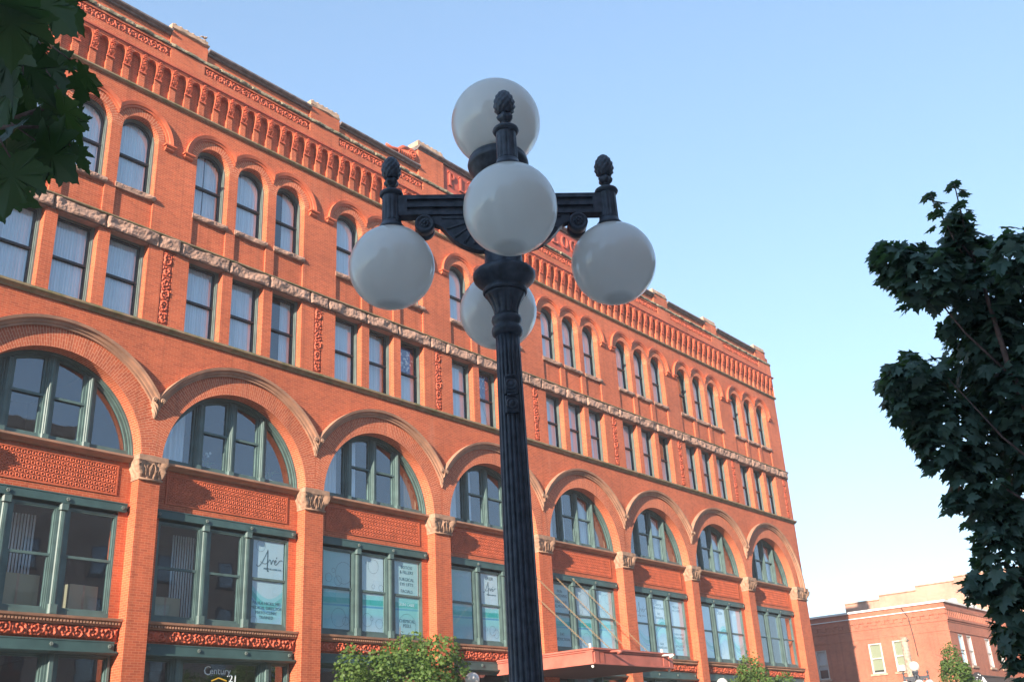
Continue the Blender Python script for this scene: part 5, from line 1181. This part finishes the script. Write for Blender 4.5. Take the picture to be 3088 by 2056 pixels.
sy = thing('shop_sign', (83.9, Y0 - .6, 5.2), 'bright yellow sign cut off by the bottom right corner of the view', 'sign')
mb = MB(); mb.box(-1.6, 1.6, 0, .15, -.6, .62); mb.build('board', M['yellow'], sy); mb = MB(); mb.lathe([(.3, 0), (.32, .02), (.25, .04)], 24); mb.xform(Matrix.Translation((-.55, 0, .1)) @ Matrix.Rotation(PI / 2, 4, 'X')); mb.build('emblem', M['flagred'], sy)
po = thing('utility_pole', (47.4, -5.73, 0), 'thick weathered wooden pole before the far red brick side wall', 'pole')
mb = MB(); mb.tube([(0, 0, 0), (.02, 0, 3), (-.02, .0, 6.72)], [.22, .2, .18], 12); mb.build('shaft', M['wood'], po); mb = MB(); mb.box(-.2, .2, -.2, .2, 6.52, 6.60); mb.build('cap_band', M['wood'], po)
cab = thing('control_cabinet', (41.2, -8.0, G(41.2, -8.0) + .1), 'grey metal box mounted behind the distant lamp', 'box')
mb = MB(); mb.box(-.12, .5, 0, .3, 3.7, 4.15, 0, .02); mb.tube([(.2, .2, 0), (.2, .2, 3.7)], .05, 8); mb.build('housing', M['coping'], cab)

# pale taller building behind
PB = thing('warehouse', (85, 5, 0), 'taller pale brick building with stepped roof edge behind the corner building', 'building')
mb = MB(); st = [(12.3, 9.0, 13.6), (9.0, 5.6, 13.95), (5.6, 2.15, 14.3), (2.15, -6, 14.65)]
wins = [(2.25, 2.95, 11.4, 12.75), (.75, 1.45, 11.5, 12.9), (-1.0, -.3, 11.6, 13.0)]
for a, b, z in st: mb.box(0, 20, b - 5, a - 5, 0, z)
mb.build('brick_wall', M['brick3'], PB)
mb = MB()
for a, b, z in st: mb.box(-.12, .4, b - 5, a - 5, z, z + .10)
mb.build('coping', M['palestone'], PB)
for a, b, z0, z1 in wins:
    q = MB(); pts = [(a, z0), (b, z0), (b, z1)] + [((a + b) / 2 + (b - a) / 2 * math.cos(t_), z1 + .12 * math.sin(t_)) for t_ in [k * PI / 6 for k in range(1, 6)]] + [(a, z1)]
    i0 = 0; q.slab(pts, -.05, .0); q.xform(Matrix(((0, 1, 0, 0), (1, 0, 0, -5), (0, 0, 1, 0), (0, 0, 0, 1)))); q.build('blocked_window', M['white'], PB)

# ================================================================== HAZE
mb = MB(); mb.box(-160, 260, -140, 200, -2.6, 42)
hm_ = bpy.data.materials.new('summer_haze'); hm_.use_nodes = True; ht = hm_.node_tree; ht.nodes.clear()
pv = N(ht, 'ShaderNodeVolumePrincipled'); pv.inputs['Color'].default_value = (0.93, 0.96, 1.0, 1); pv.inputs['Density'].default_value = 0.0009; pv.inputs['Anisotropy'].default_value = 0.0
ho = N(ht, 'ShaderNodeOutputMaterial'); ht.links.new(pv.outputs[0], ho.inputs['Volume'])
tag(mb.build('haze', hm_), kind='stuff')

# ================================================================== OPPOSITE ROW (behind the camera, mirrored in the glass, shades the lamp)
for k, (x0, x1, h, lab) in enumerate(((-120, -30, 19.0, 'long tan brick block behind the viewer on the left, nearest the street'), (-29, 27, 27.0, 'tall tan brick block set back directly behind the viewer'), (27.1, 95, 25.0, 'tan brick block set back behind the viewer on the right, mirrored in the windows'))):
    ob = thing('brick_block', ((x0 + x1) / 2, -31 if k == 0 else -46, 0), lab, 'building', None)
    w2 = (x1 - x0) / 2; mb = MB(); mb.box(-w2, w2, -15, 0, 0, h); mb.box(-w2, w2, -.2, .25, h - .8, h + .1); mb.build('brick_wall', M['brick4'], ob)
    q = MB(); q.box(-.7, .7, 0, .06, 0, 2.2); q.box(-.8, .8, 0, .12, -.15, 0); wme = q.mesh('window', [M['greendark']]); r2 = MB(); r2.face([(-.6, .07, .1), (.6, .07, .1), (.6, .07, 2.1), (-.6, .07, 2.1)]); pme = r2.mesh('pane', M['glass'])
    for f_ in range(4):
        for c_ in range(12):
            o = put('window', wme, ob, (-w2 + (c_ + .5) * 2 * w2 / 12, .0, 4.8 + f_ * 3.8)); sub('pane', pme, o)
